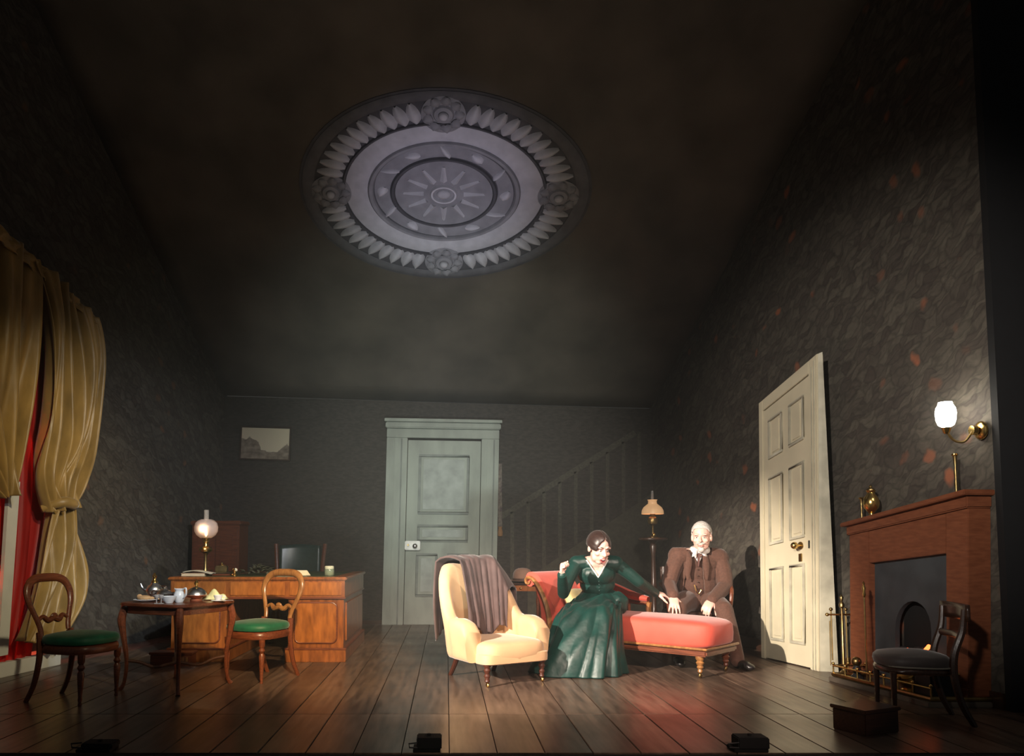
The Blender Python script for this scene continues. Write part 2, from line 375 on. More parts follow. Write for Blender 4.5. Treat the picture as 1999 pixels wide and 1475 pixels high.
# walls
def wall(name, A, B, zA, zB, out, m, th=0.1):
    v = []
    for (p, z) in ((A, zA), (B, zB)):
        for o_ in (0, th):
            q = Vector((p[0], p[1], 0)) + out * o_
            v += [Vector((q.x, q.y, -0.02)), Vector((q.x, q.y, z))]
    mb = MB(); mb.add(v, [(0, 4, 5, 1), (2, 3, 7, 6), (1, 5, 7, 3), (0, 2, 6, 4), (0, 1, 3, 2), (4, 6, 7, 5)])
    return struct(mb.build(name, m))
wl = wall('wall_left', (lw_x(10.0), 10.0), (lw_x(YF), YF), 2.95, ceil_z(lw_x(YF), YF), Vector((-1, -0.1, 0)).normalized(), M_paperL)
wr = wall('wall_right', (rw_x(10.0), 10.0), (rw_x(YR), YR), 2.78, ceil_z(rw_x(YR), YR), Vector((1, 0.1, 0)).normalized(), M_paperR)
wb = wall('wall_back', (lw_x(YB) - 0.05, YB), (rw_x(YB) + 0.05, YB), 2.947, 2.777, Vector((0, 1, 0)), M_gauze)
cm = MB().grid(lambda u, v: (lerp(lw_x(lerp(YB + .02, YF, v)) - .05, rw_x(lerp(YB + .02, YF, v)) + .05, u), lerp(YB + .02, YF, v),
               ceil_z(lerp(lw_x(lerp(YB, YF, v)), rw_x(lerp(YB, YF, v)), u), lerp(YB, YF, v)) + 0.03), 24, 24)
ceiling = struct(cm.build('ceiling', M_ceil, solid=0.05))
struct(MB().box(rw_x(YR) + 0.0, 7.2, YR - 0.06, YR + 0.04, -0.02, 8).build('wall_proscenium', M_black))
bl = struct(MB().add([Vector((rw_x(y) + o_, y, z)) for y in (10.0, YR) for o_ in (-0.016, 0.0) for z in (0.0, 0.10)],
      [(0, 4, 5, 1), (2, 3, 7, 6), (1, 5, 7, 3), (0, 2, 6, 4), (0, 1, 3, 2), (4, 6, 7, 5)]).build('baseboard_right', M_dark))
struct(MB().box(lw_x(YB), rw_x(YB), YB - 0.016, YB, 0, 0.05).build('baseboard_back', M_dark))
# the staircase painted on the back wall
def strip(mb, a, b, wpx, Y=YB - 0.006):
    A, B = atY(*a, Y), atY(*b, Y); w_ = wpx / F_PX * Y / 2; n = (B - A).normalized().cross(Vector((0, 1, 0))) * w_
    mb.add([A + n, B + n, B - n, A - n, A + n + Vector((0, .012, 0)), B + n + Vector((0, .012, 0)), B - n + Vector((0, .012, 0)), A - n + Vector((0, .012, 0))],
           [(0, 1, 2, 3), (4, 7, 6, 5), (0, 4, 5, 1), (1, 5, 6, 2), (2, 6, 7, 3), (3, 7, 4, 0)]); return mb
def rail_y(px): return 1010 - (px - 975) * 0.626
def str_y(px): return 1122 - (px - 1040) * 0.685
strip(MB(), (978, rail_y(978)), (1240, rail_y(1240)), 11).build('stair_handrail', M_balpaint, wb)
for px in range(1000, 1262, 31):
    yb = 1150 if px < 1020 else str_y(px)
    strip(MB(), (px, rail_y(px) + 4), (px, yb), 7).build('stair_baluster', M_balpaint, wb)
mb = MB(); pts = [(1030, str_y(1030)), (1276, str_y(1276)), (1276, 1212), (1030, 1212)]
V = [atY(*p, YB - 0.004) for p in pts]; mb.add(V + [v + Vector((0, .01, 0)) for v in V], [(0, 1, 2, 3), (4, 7, 6, 5), (0, 4, 5, 1), (1, 5, 6, 2), (2, 6, 7, 3), (3, 7, 4, 0)])
mb.build('stair_side', M_stairpaint, wb)
# ------------------------------------------------------------------ ceiling rose: projected light image built as toned relief
RC = Vector((-0.03, 7.43)); RK = 0.0051
rose = thing('projected_rose', 'oval blue-grey projected ceiling rose built in relief with sunburst centre on the dark ceiling', 'ceiling rose', (RC.x, RC.y, ceil_z(RC.x, RC.y)))
def onceil(p):
    x, y, z = p[0], p[1], p[2]
    X = RC.x + x; Y = RC.y - y * 0.70 * 0.835 - .065 * x
    n = Vector((0.0, -0.55, -0.83)); q = Vector((X, Y, ceil_z(X, Y) + 0.004)); return q + n * z
def rose_part(mb, name, m, parent=None): return mb.xf(onceil).build(name, m, parent or rose, world=True)
def ring(r0, r1, h, seg=72, prof=None):
    mb = MB(); pr = prof or [(r0, 0), (r0, h * .6), (lerp(r0, r1, .25), h), (lerp(r0, r1, .75), h), (r1, h * .6), (r1, 0)]
    n = len(pr); v = [(r * math.cos(2 * PI * k / seg), r * math.sin(2 * PI * k / seg), z) for r, z in pr for k in range(seg)]
    f = [(i * seg + k, i * seg + (k + 1) % seg, ((i + 1) % n) * seg + (k + 1) % seg, ((i + 1) % n) * seg + k) for i in range(n) for k in range(seg)]
    return mb.add(v, f)
rose_part(MB().lathe([(1.45, 0), (1.45, .012), (.3, .014)], seg=72), 'image_backing_disc', M_plC)
rose_part(ring(1.30, 1.42, .035), 'image_outer_moulding', M_plC2)
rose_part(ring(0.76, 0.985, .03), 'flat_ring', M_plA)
rose_part(ring(0.985, 1.02, .045), 'image_bead_moulding', M_plC)
rose_part(ring(0.70, 0.76, .05), 'image_inner_moulding', M_plB)
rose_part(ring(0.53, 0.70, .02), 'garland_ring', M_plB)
rose_part(ring(0.485, 0.53, .045), 'image_disc_moulding', M_plC)
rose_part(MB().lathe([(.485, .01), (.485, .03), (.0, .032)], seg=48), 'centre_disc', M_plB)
def leafshape(l, w_, h):
    mb = MB()
    def fn(u, v):
        t = v * 2 - 1; ww = w_ * math.sqrt(max(0, 1 - t * t * 0.92)) * (1 - .25 * t); a = (u * 2 - 1)
        return (a * ww, t * l / 2, h * (1 - a * a) * (1 - .5 * t * t) + .012)
    return mb.grid(fn, 6, 6)
def place(mb, r, ang, rot=0.0):
    ca, sa = math.cos(ang + rot - PI / 2), math.sin(ang + rot - PI / 2)
    return mb.xf(lambda p: (r * math.cos(ang) + p[0] * ca - p[1] * sa, r * math.sin(ang) + p[0] * sa + p[1] * ca, p[2]))
for q in range(4):
    for i in range(11):
        a = math.radians(q * 90 + 14 + i * 6.2)
        rose_part(place(leafshape(.26, .064, .055), 1.155, a), 'image_acanthus_leaf', M_plA)
for q in range(4):
    a = q * PI / 2; c = Vector((1.13 * math.cos(a), 1.13 * math.sin(a)))
    def at(mb): return mb.xf(lambda p: (p[0] * 1.0 + c.x, p[1] * 1.2 + c.y, p[2]))
    ro = rose_part(at(MB().lathe([(.20, 0), (.205, .03), (.16, .05), (.15, .03), (.1, .035), (.085, .06), (.05, .065), (.045, .085), (0.0, .095)], seg=28)), 'image_rosette', M_plB)
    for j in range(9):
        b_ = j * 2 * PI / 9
        rose_part(at(place(leafshape(.09, .05, .03), .15, b_).xf(lambda p: (p[0], p[1], p[2] + .035))), 'image_petal', M_plB, ro)
    rose_part(at(MB().ball((0, 0, .085), (.042, .042, .03))), 'image_boss', M_plA, ro)
for i in range(12):
    a = i * PI / 6 + PI / 12 * 0
    rose_part(place(MB().add([(-.026, -.07, .03), (.026, -.07, .03), (.012, .09, .03), (-.012, .09, .03), (0, -.07, .07), (0, .1, .045)],
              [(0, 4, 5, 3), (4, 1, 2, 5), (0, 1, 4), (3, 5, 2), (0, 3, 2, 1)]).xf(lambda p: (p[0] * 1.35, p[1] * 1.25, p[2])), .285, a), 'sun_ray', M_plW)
for i in range(6):
    a = i * PI / 3 + .5
    rose_part(place(leafshape(.19, .034, .045), .615, a, .5), 'image_ribbon', M_plW)
    rose_part(place(leafshape(.15, .055, .045), .615, a + PI / 6, 1.2), 'image_garland_leaf', M_plW)
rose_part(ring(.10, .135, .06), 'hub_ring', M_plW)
rose_part(MB().ball((0, 0, .03), (.07, .07, .04)), 'image_hub_boss', M_plA)
# ------------------------------------------------------------------ doors
def bil(BLc, BRc, TRc, TLc, n):
    n = Vector(n).normalized()
    def fn(u, v, d): return (BLc.lerp(BRc, u)).lerp(TLc.lerp(TRc, u), v) + n * d
    return fn
def fbox(fn, u0, u1, v0, v1, d0, d1, mb=None): return (mb or MB()).box(u0, u1, v0, v1, d0, d1, fn)
def panel(fn, u0, u1, v0, v1, d, name_parent, m_line, m_pan, fu, fv):
    mo = MB()
    for a in ((u0, u1, v0, v0 + fv), (u0, u1, v1 - fv, v1), (u0, u0 + fu, v0 + fv, v1 - fv), (u1 - fu, u1, v0 + fv, v1 - fv)):
        fbox(fn, *a, d - .005, d + .014, mo)
    pa = fbox(fn, u0 + fu * 2, u1 - fu * 2, v0 + fv * 2, v1 - fv * 2, d - .005, d + .008).build('panel', m_pan, name_parent, world=True, bevel=.004)
    mo.build('panel_moulding', m_line, pa, world=True, bevel=.003)
YD = YB - 0.02
d1 = bil(atY(746, 1218.5, YD), atY(967, 1218.5, YD), atY(974.5, 823, YD), atY(757, 819, YD), (0, -1, 0))
for n_ in ('z',):
    pass
D1 = thing('door_1', 'tall grey-green panelled door with cornice in the dark back wall', 'door', (-0.1, YD, 0)); D1['kind'] = 'structure'
fbox(d1, .19, .84, .0, .90, 0, .025).build('door_leaf', M_greydoor, D1, world=True, bevel=.004)
leaf = D1.children[0]
for q in ((.29, .74, .535, .83), (.29, .74, .40, .485), (.285, .475, .135, .345), (.56, .75, .135, .345)):
    panel(d1, *q, .025, leaf, M_greyline, M_greydoor2, .022, .012)
for (u0, u1) in ((0.0, .185), (.845, 1.0)):
    fr = fbox(d1, u0, u1, 0, .91, 0, .06).build('jamb', M_greydoor, D1, world=True, bevel=.006)
    for k2 in (.35, .72):
        um = lerp(u0, u1, k2); fbox(d1, um - .006, um + .006, 0, .905, .05, .072).build('moulding', M_greyline if k2 > .5 else M_greydoor, fr, world=True)
hd = fbox(d1, 0, 1, .91, .955, 0, .07).build('lintel', M_greydoor, D1, world=True, bevel=.004)
fbox(d1, -.012, 1.012, .955, .985, 0, .12).build('cornice', M_greydoor, hd, world=True, bevel=.012)
fbox(d1, -.02, 1.02, .985, 1.0, 0, .15).build('cornice_fillet', M_greydoor, hd, world=True, bevel=.004)
lk = fbox(d1, .185, .32, .36, .405, .025, .075).build('rim_lock', mat('lock_steel', (.42, .40, .38), .45, .8),  D1, world=True, bevel=.008)
kb = d1(.275, .38, .10); MB().ball(kb, (.032, .03, .032)).build('door_knob', M_silver, lk, world=True)
MB().tube([d1(.215, .385, .07), d1(.215, .385, .12)], .012).build('key', M_brassd, lk, world=True)
# right door, standing proud of the papered wall
bA, bB = fl(1488, 1283), fl(1601, 1310)
nrm = Vector((-(bB - bA).y, (bB - bA).x, 0)); nrm = -nrm.normalized() if nrm.x > 0 else nrm.normalized()
P = lambda x, y: onw(x, y, bA, bB)
d2 = bil(bA, bB, P(1597, 690), P(1483, 787), nrm)
D2 = thing('door_2', 'cream six-panel door standing ajar of the leafy right wall beside the fireplace', 'door', (bA.x, bA.y, 0)); D2['kind'] = 'structure'
D2['label'] = 'tall cream six-panel door in the leafy right wall beside the fireplace'
lf = fbox(d2, .075, .86, .004, .955, -.035, 0).build('door_leaf', M_cream, D2, world=True, bevel=.003)
for (v0, v1) in ((.075, .345), (.43, .685), (.755, .905)):
    for (u0, u1) in ((.17, .42), (.53, .78)):
        panel(d2, u0, u1, v0, v1, 0, lf, M_creamw, M_cream, .03, .009)
jl = fbox(d2, 0, .07, 0, 1.0, -.05, .012).build('jamb', M_cream, D2, world=True, bevel=.004)
jr = fbox(d2, .865, 1.0, 0, 1.0, -.05, .012).build('jamb', M_cream, D2, world=True, bevel=.004)
fbox(d2, .915, .925, 0, .97, .01, .02).build('moulding', M_creamw, jr, world=True)
fbox(d2, .955, .965, 0, .985, .01, .02).build('moulding', M_creamw, jr, world=True)
fbox(d2, .07, .865, .958, 1.0, -.05, .012).build('lintel', M_cream, D2, world=True, bevel=.004)
# the return of the frame from the door plane back to the wall
e0, t0 = Vector(bB), d2(1, 1, 0)
e1 = atY(1637, 1310, 6.19); e1.z = 0; t1 = t0 + Vector((.03, -.012, .012))
back = Vector((.015, .12, 0))
rt = MB().add([e0, e1, t1, t0, e0 + back, e1 + back, t1 + back, t0 + back], [(0, 1, 2, 3), (4, 7, 6, 5), (0, 4, 5, 1), (1, 5, 6, 2), (2, 6, 7, 3), (3, 7, 4, 0)])
rt.build('frame_return', M_creamw, D2, world=True)
kc = d2(.71, .405, 0)
kp = MB().tube([kc, kc + nrm * .05], .012).ball(kc + nrm * .062, .03).build('door_knob', M_brass, lf, world=True)
MB().tube([d2(.71, .405, -.002), d2(.71, .405, .008)], .032, 16).build('knob_rose', M_brassd, lf, world=True)
fbox(d2, .685, .73, .352, .378, 0, .01).build('keyhole_plate', M_brassd, lf, world=True)
fbox(d2, .86, .875, .39, .415, .0, .02).build('latch', M_iron, lf, world=True)
# ------------------------------------------------------------------ window and curtains on the left wall
wdir = (Vector((lw_x(5), 5, 0)) - Vector((lw_x(8), 8, 0))).normalized(); win = Vector((wdir.y * -1, wdir.x, 0)); win = win if win.x > 0 else -win
def onl(px, py, off):
    A = Vector((lw_x(8), 8, 0)) + win * off; B = Vector((lw_x(5), 5, 0)) + win * off
    return onw(px, py, A, B)
W1 = thing('window_1', 'tall white-framed window glowing red behind the gold drapes', 'window', (lw_x(6.2), 6.2, 0)); W1['kind'] = 'structure'
def wq(y0, y1, z0, z1, d0, d1, name, m, par):
    a, b = Vector((lw_x(y0), y0, 0)), Vector((lw_x(y1), y1, 0))
    fn = lambda u, v, d: a.lerp(b, u) + Vector((0, 0, v)) + win * d
    return MB().box(0, 1, z0, z1, d0, d1, fn).build(name, m, par, world=True, bevel=.004)
wq(5.0, 5.12, .1, 3.0, 0, .06, 'stile', M_white, W1); wq(6.75, 6.87, .1, 3.0, 0, .06, 'stile', M_white, W1)
wq(5.0, 6.87, 3.0, 3.1, 0, .07, 'head', M_white, W1); wq(5.86, 5.92, .1, 3.0, 0, .05, 'mullion', M_white, W1)
wq(5.12, 5.86, .1, 3.0, 0, .01, 'pane', M_glass, W1); wq(5.92, 6.75, .1, 3.0, 0, .01, 'pane', M_glass, W1)
struct(wq(4.5, 6.62, 0, .11, 0, .24, 'trim_2', M_white, None))['label'] = 'white window step along the left wall'
def drape(name, m, le, re, off, nf, amp, parent=None, label=None, cat=None, nu=90, nv=60, ph=0.0, gather=(0, 0), thick=.006, jit=1.0):
    rnd = random.Random(hash(name) % 97 if False else len(name) * 7 + nf)
    wob = [rnd.uniform(-.5, .5) for _ in range(12)]
    LE = smoothpath([(p[0], p[1], 0) for p in le], nv); RE = smoothpath([(p[0], p[1], 0) for p in re], nv)
    def fn(u, v):
        a, b = LE[int(round(v * nv))], RE[int(round(v * nv))]
        uu = u + .018 * jit * math.sin(9 * v + wob[0] * 6 + u * 5)
        px = lerp(a.x, b.x, uu); py = lerp(a.y, b.y, uu)
        q = onl(px, py, off)
        g = amp * (gather[0] + (1 - gather[0]) * 1)
        f1 = math.sin(2 * PI * nf * u + ph + 1.6 * math.sin(3 * v + wob[1] * 4)); f2 = math.sin(2 * PI * nf * 2.3 * u + 2 + 4 * v * jit + wob[2])
        d = amp * (f1 * .7 + .3 * f2) + amp * .35 * math.sin(7 * v + u * 9 + wob[3] * 5)
        return q + win * d
    mb = MB().grid(fn, nu, nv)
    o = mb.build(name, m, parent, ang=180, solid=thick, world=parent is not None)
    if label: tag(o, label, cat)
    return o
drape('inner_curtain', M_red, [(-120, 380), (-130, 900), (-125, 1355)], [(112, 570), (108, 900), (62, 1292)], .17, 9, .022,
      label='deep red silk curtain glowing between the gold drapes', cat='curtain')
gl = drape('window_drape', M_gold, [(-190, 280), (-190, 600), (-140, 860), (-30, 975)], [(66, 505), (70, 640), (50, 800), (30, 966)], .34, 5, .085,
      label='gold silk drape pulled aside at the left edge of the picture', cat='curtain')
gr = thing('window_drape', 'gold silk drape tied back with a long crumpled tail beside the tea table', 'curtain', (lw_x(7.0) + .2, 7.0, 0))
drape('swag', M_gold, [(58, 500), (88, 640), (92, 800), (72, 920), (92, 1000)], [(184, 622), (193, 720), (180, 870), (156, 945), (142, 990)], .36, 5, .09, gr)
drape('tail', M_gold, [(104, 975), (84, 1080), (62, 1170), (42, 1250)], [(142, 980), (158, 1060), (160, 1130), (150, 1190), (118, 1262)], .36, 4, .08, gr, ph=1.0)
kn = onl(124, 988, .42)
MB().tube(smoothpath([kn + Vector((-.12, -.1, -.02)), kn + Vector((0.02, -.05, .03)), kn + Vector((.05, .06, .02)), kn + Vector((-.02, .14, .0))], 14), [.035] * 4 + [.045] * 7 + [.032] * 4, 12).build('tie_back', M_gold, gr, world=True)
drape('curtain_heading', M_gold, [(-190, 255), (-190, 300)], [(184, 616), (184, 632)], .38, 14, .02, nv=4, label='narrow gathered gold heading along the top of the drapes', cat='curtain heading')

spot('window_glow_high', Vector((lw_x(6.0), 6.0, 2.2)) + win * .08, Vector((lw_x(6.4), 6.4, .6)) + win * .10, 60, (1.0, .08, .05), 60, .6, .02)
spot('window_glow_low', Vector((lw_x(5.7), 5.7, .9)) + win * .08, Vector((lw_x(6.4), 6.4, .2)) + win * .12, 40, (1.0, .12, .05), 70, .6, .02)
pq = [onl(12, 940, .215), onl(33, 940, .215), onl(9, 1277, .215), onl(-10, 1281, .215)]
th_ = win * .03
MB().add([p for p in pq] + [p + th_ for p in pq], [(0, 1, 2, 3), (4, 7, 6, 5), (0, 4, 5, 1), (1, 5, 6, 2), (2, 6, 7, 3), (3, 7, 4, 0)]).build('shutter_edge', M_white, W1, world=True)
# ------------------------------------------------------------------ fireplace wall
OF = .16
fA, fB = (rw_x(9) - OF, 9.0), (rw_x(5) - OF, 5.0)
Q = lambda x, y: onw(x, y, fA, fB)
q0, q1 = Q(1660, 1317), Q(1892, 1392); q0.z = 0; q1.z = 0
fn_ = (Vector(fB) - Vector(fA)); fnorm = Vector((fn_.y, -fn_.x, 0)).normalized() if Vector((fn_.y, -fn_.x, 0)).x < 0 else Vector((-fn_.y, fn_.x, 0)).normalized()
fp = bil(q0, q1, Q(1890, 985), Q(1658, 1040), fnorm)
FP = thing('fireplace', 'red-brown wooden fireplace surround with slate insert on the right wall', 'fireplace', (rw_x(5.4), 5.4, 0))
fbox(fp, 0, .19, 0, .985, -.16, 0).build('pilaster', M_fire, FP, world=True, bevel=.004)
fbox(fp, .84, 1.0, 0, .985, -.16, 0).build('pilaster', M_fire, FP, world=True, bevel=.004)
fbox(fp, .19, .84, .775, .985, -.16, -.004).build('frieze', M_fire, FP, world=True, bevel=.004)
fbox(fp, 0.0, .19, 0, .09, 0, .012).build('plinth_block', M_fire, FP, world=True, bevel=.003)
fbox(fp, .84, 1.0, 0, .09, 0, .012).build('plinth_block', M_fire, FP, world=True, bevel=.003)
fbox(fp, -.01, 1.01, .985, 1.045, -.16, .02).build('mantel_moulding', M_fire, FP, world=True, bevel=.008)
ms = fbox(fp, -.025, 1.03, 1.045, 1.072, -.16, .06).build('mantel_shelf', M_fire, FP, world=True, bevel=.005)
uc, ur = .525, .15
arch = [(uc - ur, 0), (uc - ur, .36)] + [(uc - ur * math.cos(a * PI / 12), .36 + .165 * math.sin(a * PI / 12)) for a in range(1, 12)] + [(uc + ur, .36), (uc + ur, 0)]
out = [(.19, 0)] + arch + [(.84, 0), (.84, .775), (.19, .775)]
MB().prism(out, lambda a, b, d: fp(a, b, d), -.085, -.05).build('slate_insert', mat('slate', (0.055, 0.065, 0.072), 0.45, var=0.35, scale=6), FP, world=True)
fbox(fp, .34, .72, 0, .56, -.158, -.15).build('fireback', M_soot, FP, world=True)
gt = MB()
for i in range(6):
    u = uc - ur + .02 + i * (2 * ur - .04) / 5; gt.tube([fp(u, .06, -.03), fp(u, .17, -.03)], .006, 6)
gt.tube([fp(uc - ur, .17, -.03), fp(uc + ur, .17, -.03)], .007, 6).tube([fp(uc - ur, .08, -.03), fp(uc + ur, .08, -.03)], .007, 6)
gt.build('grate', M_iron, FP, world=True)
M_coal = mat('coal', (0.02, 0.018, 0.018), 0.8)
M_ember = mat('ember', (0.3, 0.02, 0.0), 0.8, emit=(1.0, 0.13, 0.03), estr=5.0)
rc = random.Random(3)
for i in range(16):
    u = uc + rc.uniform(-.9, .9) * ur; v = rc.uniform(.13, .24)
    hot = i in (2, 7)
    MB().ball(fp(u, v, -.085 + rc.uniform(-.02, .02)), tuple(rc.uniform(.028, .045) for _ in range(3)), 7, 5).build('coal_lump', M_coal, FP, world=True, ang=10)
for (u, v, s_) in ((.465, .222, .024), (.48, .238, .017), (.60, .208, .024)):
    MB().ball(fp(u, v, -.052), (s_, s_, s_ * .8), 8, 6).build('ember', M_ember, FP, world=True)
MB().tube([fp(.61, .235, -.05), fp(.66, .275, -.05)], [.011, .014], 7).build('ember', M_ember, FP, world=True)
ec = fp(.6, .22, .03); el = point('ember_glow', ec, .08, (1, .25, .08), .05)
# hearth and fender
H0, H1 = fl(1602, 1330), fl(1812, 1398)
hw = lambda p, o_: Vector((rw_x(p.y) - o_, p.y, 0))
hv = [hw(Vector((0, 5.80, 0)), .02), Vector((rw_x(5.80) - .42, 5.80, 0)), Vector((rw_x(4.83) - .42, 4.83, 0)), hw(Vector((0, 4.83, 0)), .02)]
HE = MB().add([v for v in hv] + [v + Vector((0, 0, .035)) for v in hv], [(0, 1, 2, 3), (4, 7, 6, 5), (0, 4, 5, 1), (1, 5, 6, 2), (2, 6, 7, 3), (3, 7, 4, 0)]).build('hearth_slab', mat('hearth_stone', (0.16, 0.13, 0.10), 0.35, var=0.4, scale=6), None, bevel=.006)
tag(HE, 'low stone hearth slab in front of the fireplace', 'hearth')
FE = thing('fender', 'low brass fender rail around the hearth', 'fender', hv[1])
up = Vector((0, 0, 1))
def inset(v, a, b): return v + Vector((a, b, 0))
g0, g1, g2, g3 = hv[0] + Vector((0, -.02, 0)), hv[1] + Vector((.03, -.02, 0)), hv[2] + Vector((.03, .02, 0)), hv[3] + Vector((0, .02, 0))
MB().tube([g0 + up * .05, g1 + up * .05, g2 + up * .05, g3 + up * .05], .016, 8).build('base_rail', M_brassd, FE, world=True)
MB().tube([g0 + up * .115, g1 + up * .115], .008, 8).tube([g1 + up * .115, g2 + up * .115], .007, 8).build('top_rail', M_brass, FE, world=True)
for t in [0, .14, .28, .42, .56, .7, .84, 1.0]:
    p = g1.lerp(g2, t); MB().tube([p + up * .05, p + up * .115], .006, 6).ball(p + up * .13, .012, 8, 6).build('post', M_brass, FE, world=True)
for t in (.0, .35, .7):
    p = g0.lerp(g1, t); MB().tube([p + up * .05, p + up * .115], .006, 6).ball(p + up * .13, .012, 8, 6).build('post', M_brass, FE, world=True)
# fire-iron stand between door and fireplace
fi = Vector((rw_x(6.0) - .17, 6.0, 0)); FI = thing('fire_iron_stand', 'brass fire-iron stand with tongs and shovel beside the cream door', 'fire irons', fi)
MB().lathe([(.07, 0), (.07, .015), (.03, .03), (.012, .05), (.01, .52), (.02, .53), (.02, .55), (.008, .57), (.016, .6), (0, .63)], seg=12).build('stand', M_brassd, FI)
MB().tube([(-.11, 0, .47), (.11, 0, .47)], .007, 8).ball((-.115, 0, .47), .014).ball((.115, 0, .47), .014).build('cross_bar', M_brass, FI)
for x, nm in ((-.08, 'tongs'), (.08, 'shovel'), (.035, 'brush')):
    t_ = MB().tube([(x, .01, .50), (x, .01, .12)], .006, 6).ball((x, .01, .51), .014)
    if nm == 'tongs': t_.tube([(x - .012, .01, .42), (x - .015, .01, .08)], .004, 6)
    elif nm == 'shovel': t_.box(x - .035, x + .035, .0, .012, .06, .14)
    else: t_.lathe([(.012, .05), (.02, .08), (.01, .14)], (x, .01, 0), 8)
    t_.build(nm, M_brassd, FI)
pk = Q(1713, 1172); pb = fl(1718, 1345)
pb = Vector((rw_x(5.45) - .36, 5.47, .037)); PO = thing('fire_poker', 'slim brass poker standing upright before the slate insert', 'poker', pb)
MB().tube([(0, 0, 0), (.0, 0, .62)], .006, 8).build('shaft', M_brassd, PO)
MB().lathe([(.006, .6), (.013, .62), (.008, .64), (.014, .665), (.006, .69), (.01, .7), (0, .715)], seg=10).build('handle', M_brass, PO)
# low dark andiron with a ball at the left of the hearth
an = Vector((rw_x(5.66) - .30, 5.66, .037)); AN = thing('firedog', 'small dark firedog with a round knob on the left of the hearth', 'firedog', an)
MB().lathe([(.05, 0), (.04, .02), (.022, .04), (.03, .07), (.02, .09), (.015, .10)], seg=12).build('base', M_iron, AN)
MB().ball((0, 0, .125), .034).build('ball', M_brassd, AN)
MB().tube([(0, 0, .05), (.16, .0, .05)], .01, 6).tube([(.16, 0, .05), (.16, 0, 0)], .009, 6).build('bar', M_iron, AN)
# brass jardiniere and coal box behind the right chair
bc = Vector((rw_x(5.16) - .27, 5.16, .036)); CS = thing('coal_scuttle', 'round brass coal scuttle on the hearth under the right-hand chair', 'coal scuttle', bc)
MB().lathe([(.07, 0), (.075, .012), (.06, .025), (.10, .07), (.115, .12), (.105, .16), (.118, .175), (.11, .178), (.098, .16), (.0, .15)], seg=22).build('bowl', M_brass, CS)
MB().tube(smoothpath([(-.11, 0, .16), (-.09, 0, .24), (0, 0, .28), (.09, 0, .24), (.11, 0, .16)], 16), .006, 8).build('handle', M_brass, CS)
kc2 = Vector((rw_x(4.93) - .285, 4.945, .036)); KB = thing('coal_box', 'black coal box with brass rim beside the brass scuttle', 'coal box', kc2, math.radians(5))
MB().box(-.09, .09, -.08, .08, .012, .16).build('body', M_iron, KB, bevel=.01)
MB().tube([(-.092, -.082, .162), (.092, -.082, .162), (.092, .082, .162), (-.092, .082, .162)], .008, 6, closed=True).build('rim', M_brass, KB)
for x in (-.08, .08):
    for y in (-.07, .07): MB().lathe([(.012, 0), (.016, .008), (.01, .016)], (x, y, 0), 8).build('foot', M_brass, KB)
# things on the mantel
def mantel(u, d=-.045): return fp(u, 1.072, d)
for u, h, lb in ((.075, .17, 'slim candlestick at the far end of the mantel shelf, left of the brass urn'), (.875, .26, 'tall slim candlestick at the near end of the mantel shelf under the gas globe')):
    p = mantel(u); cs = thing('candlestick', lb, 'candlestick', p, group='mantel candlesticks')
    MB().lathe([(.028, 0), (.03, .006), (.012, .016), (.008, .03), (.011, h * .3), (.006, h * .36), (.011, h * .6), (.006, h * .66), (.012, h * .94), (.015, h)], seg=12).build('stem', M_brassd, cs)
    MB().lathe([(.016, h - .006), (.02, h), (.016, h + .008), (.007, h + .006)], seg=10).build('socket', M_brass, cs)
vu = thing('brass_urn', 'polished brass urn vase on the mantel shelf', 'vase', mantel(.17))
MB().lathe([(.035, 0), (.038, .008), (.018, .02), (.016, .035), (.05, .075), (.058, .11), (.05, .15), (.03, .175), (.026, .19), (.036, .205), (.03, .205), (.02, .19)], seg=20).build('body', M_brass, vu)
MB().lathe([(.03, .203), (.028, .215), (.01, .228), (.012, .24), (0, .25)], seg=14).build('lid', M_brassd, vu)
# wall gas lamp
wallp = lambda px, py, off=.0: onw(px, py, (rw_x(9) - off, 9.0), (rw_x(5) - off, 5.0))
gc = wallp(1846, 806, .18); br = wallp(1930, 838, .0); br = Vector((rw_x(YR + .06) - .02, YR + .06, br.z))
GL = thing('gas_wall_lamp', 'lit gas wall lamp with a glowing white globe on a brass arm', 'wall lamp', br)
MB().ball(br, (.025, .06, .06)).build('wall_boss', M_brass, GL, world=True)
MB().tube([br + Vector((-.03, 0, 0)), br + Vector((-.06, 0, 0))], .03, 12).build('collar', M_brass, GL, world=True)
end = gc + Vector((0, 0, -.115))
MB().tube(smoothpath([br + Vector((-.05, 0, 0)), lerp(br, end, .35) + Vector((-.03, 0, -.07)), lerp(br, end, .8) + Vector((0, 0, -.06)), end], 16), .008, 8).build('arm', M_brassd, GL, world=True)
MB().lathe([(.012, -.02), (.02, -.01), (.026, .01), (.03, .02)], end, 12).build('burner_cup', M_brass, GL, world=True)
M_globe = mat('lit_globe', (1, 1, 1), 0.4, emit=(1.0, 0.93, 0.80), estr=26)
MB().lathe([(.025, -.09), (.045, -.078), (.056, -.045), (.060, 0), (.055, .032), (.042, .055), (.040, .07), (.036, .07)], gc, 20).build('globe', M_globe, GL, world=True)
point('gas_flame', gc + Vector((-.13, -.05, .06)), 1.8, (1.0, 0.92, 0.78), .06)
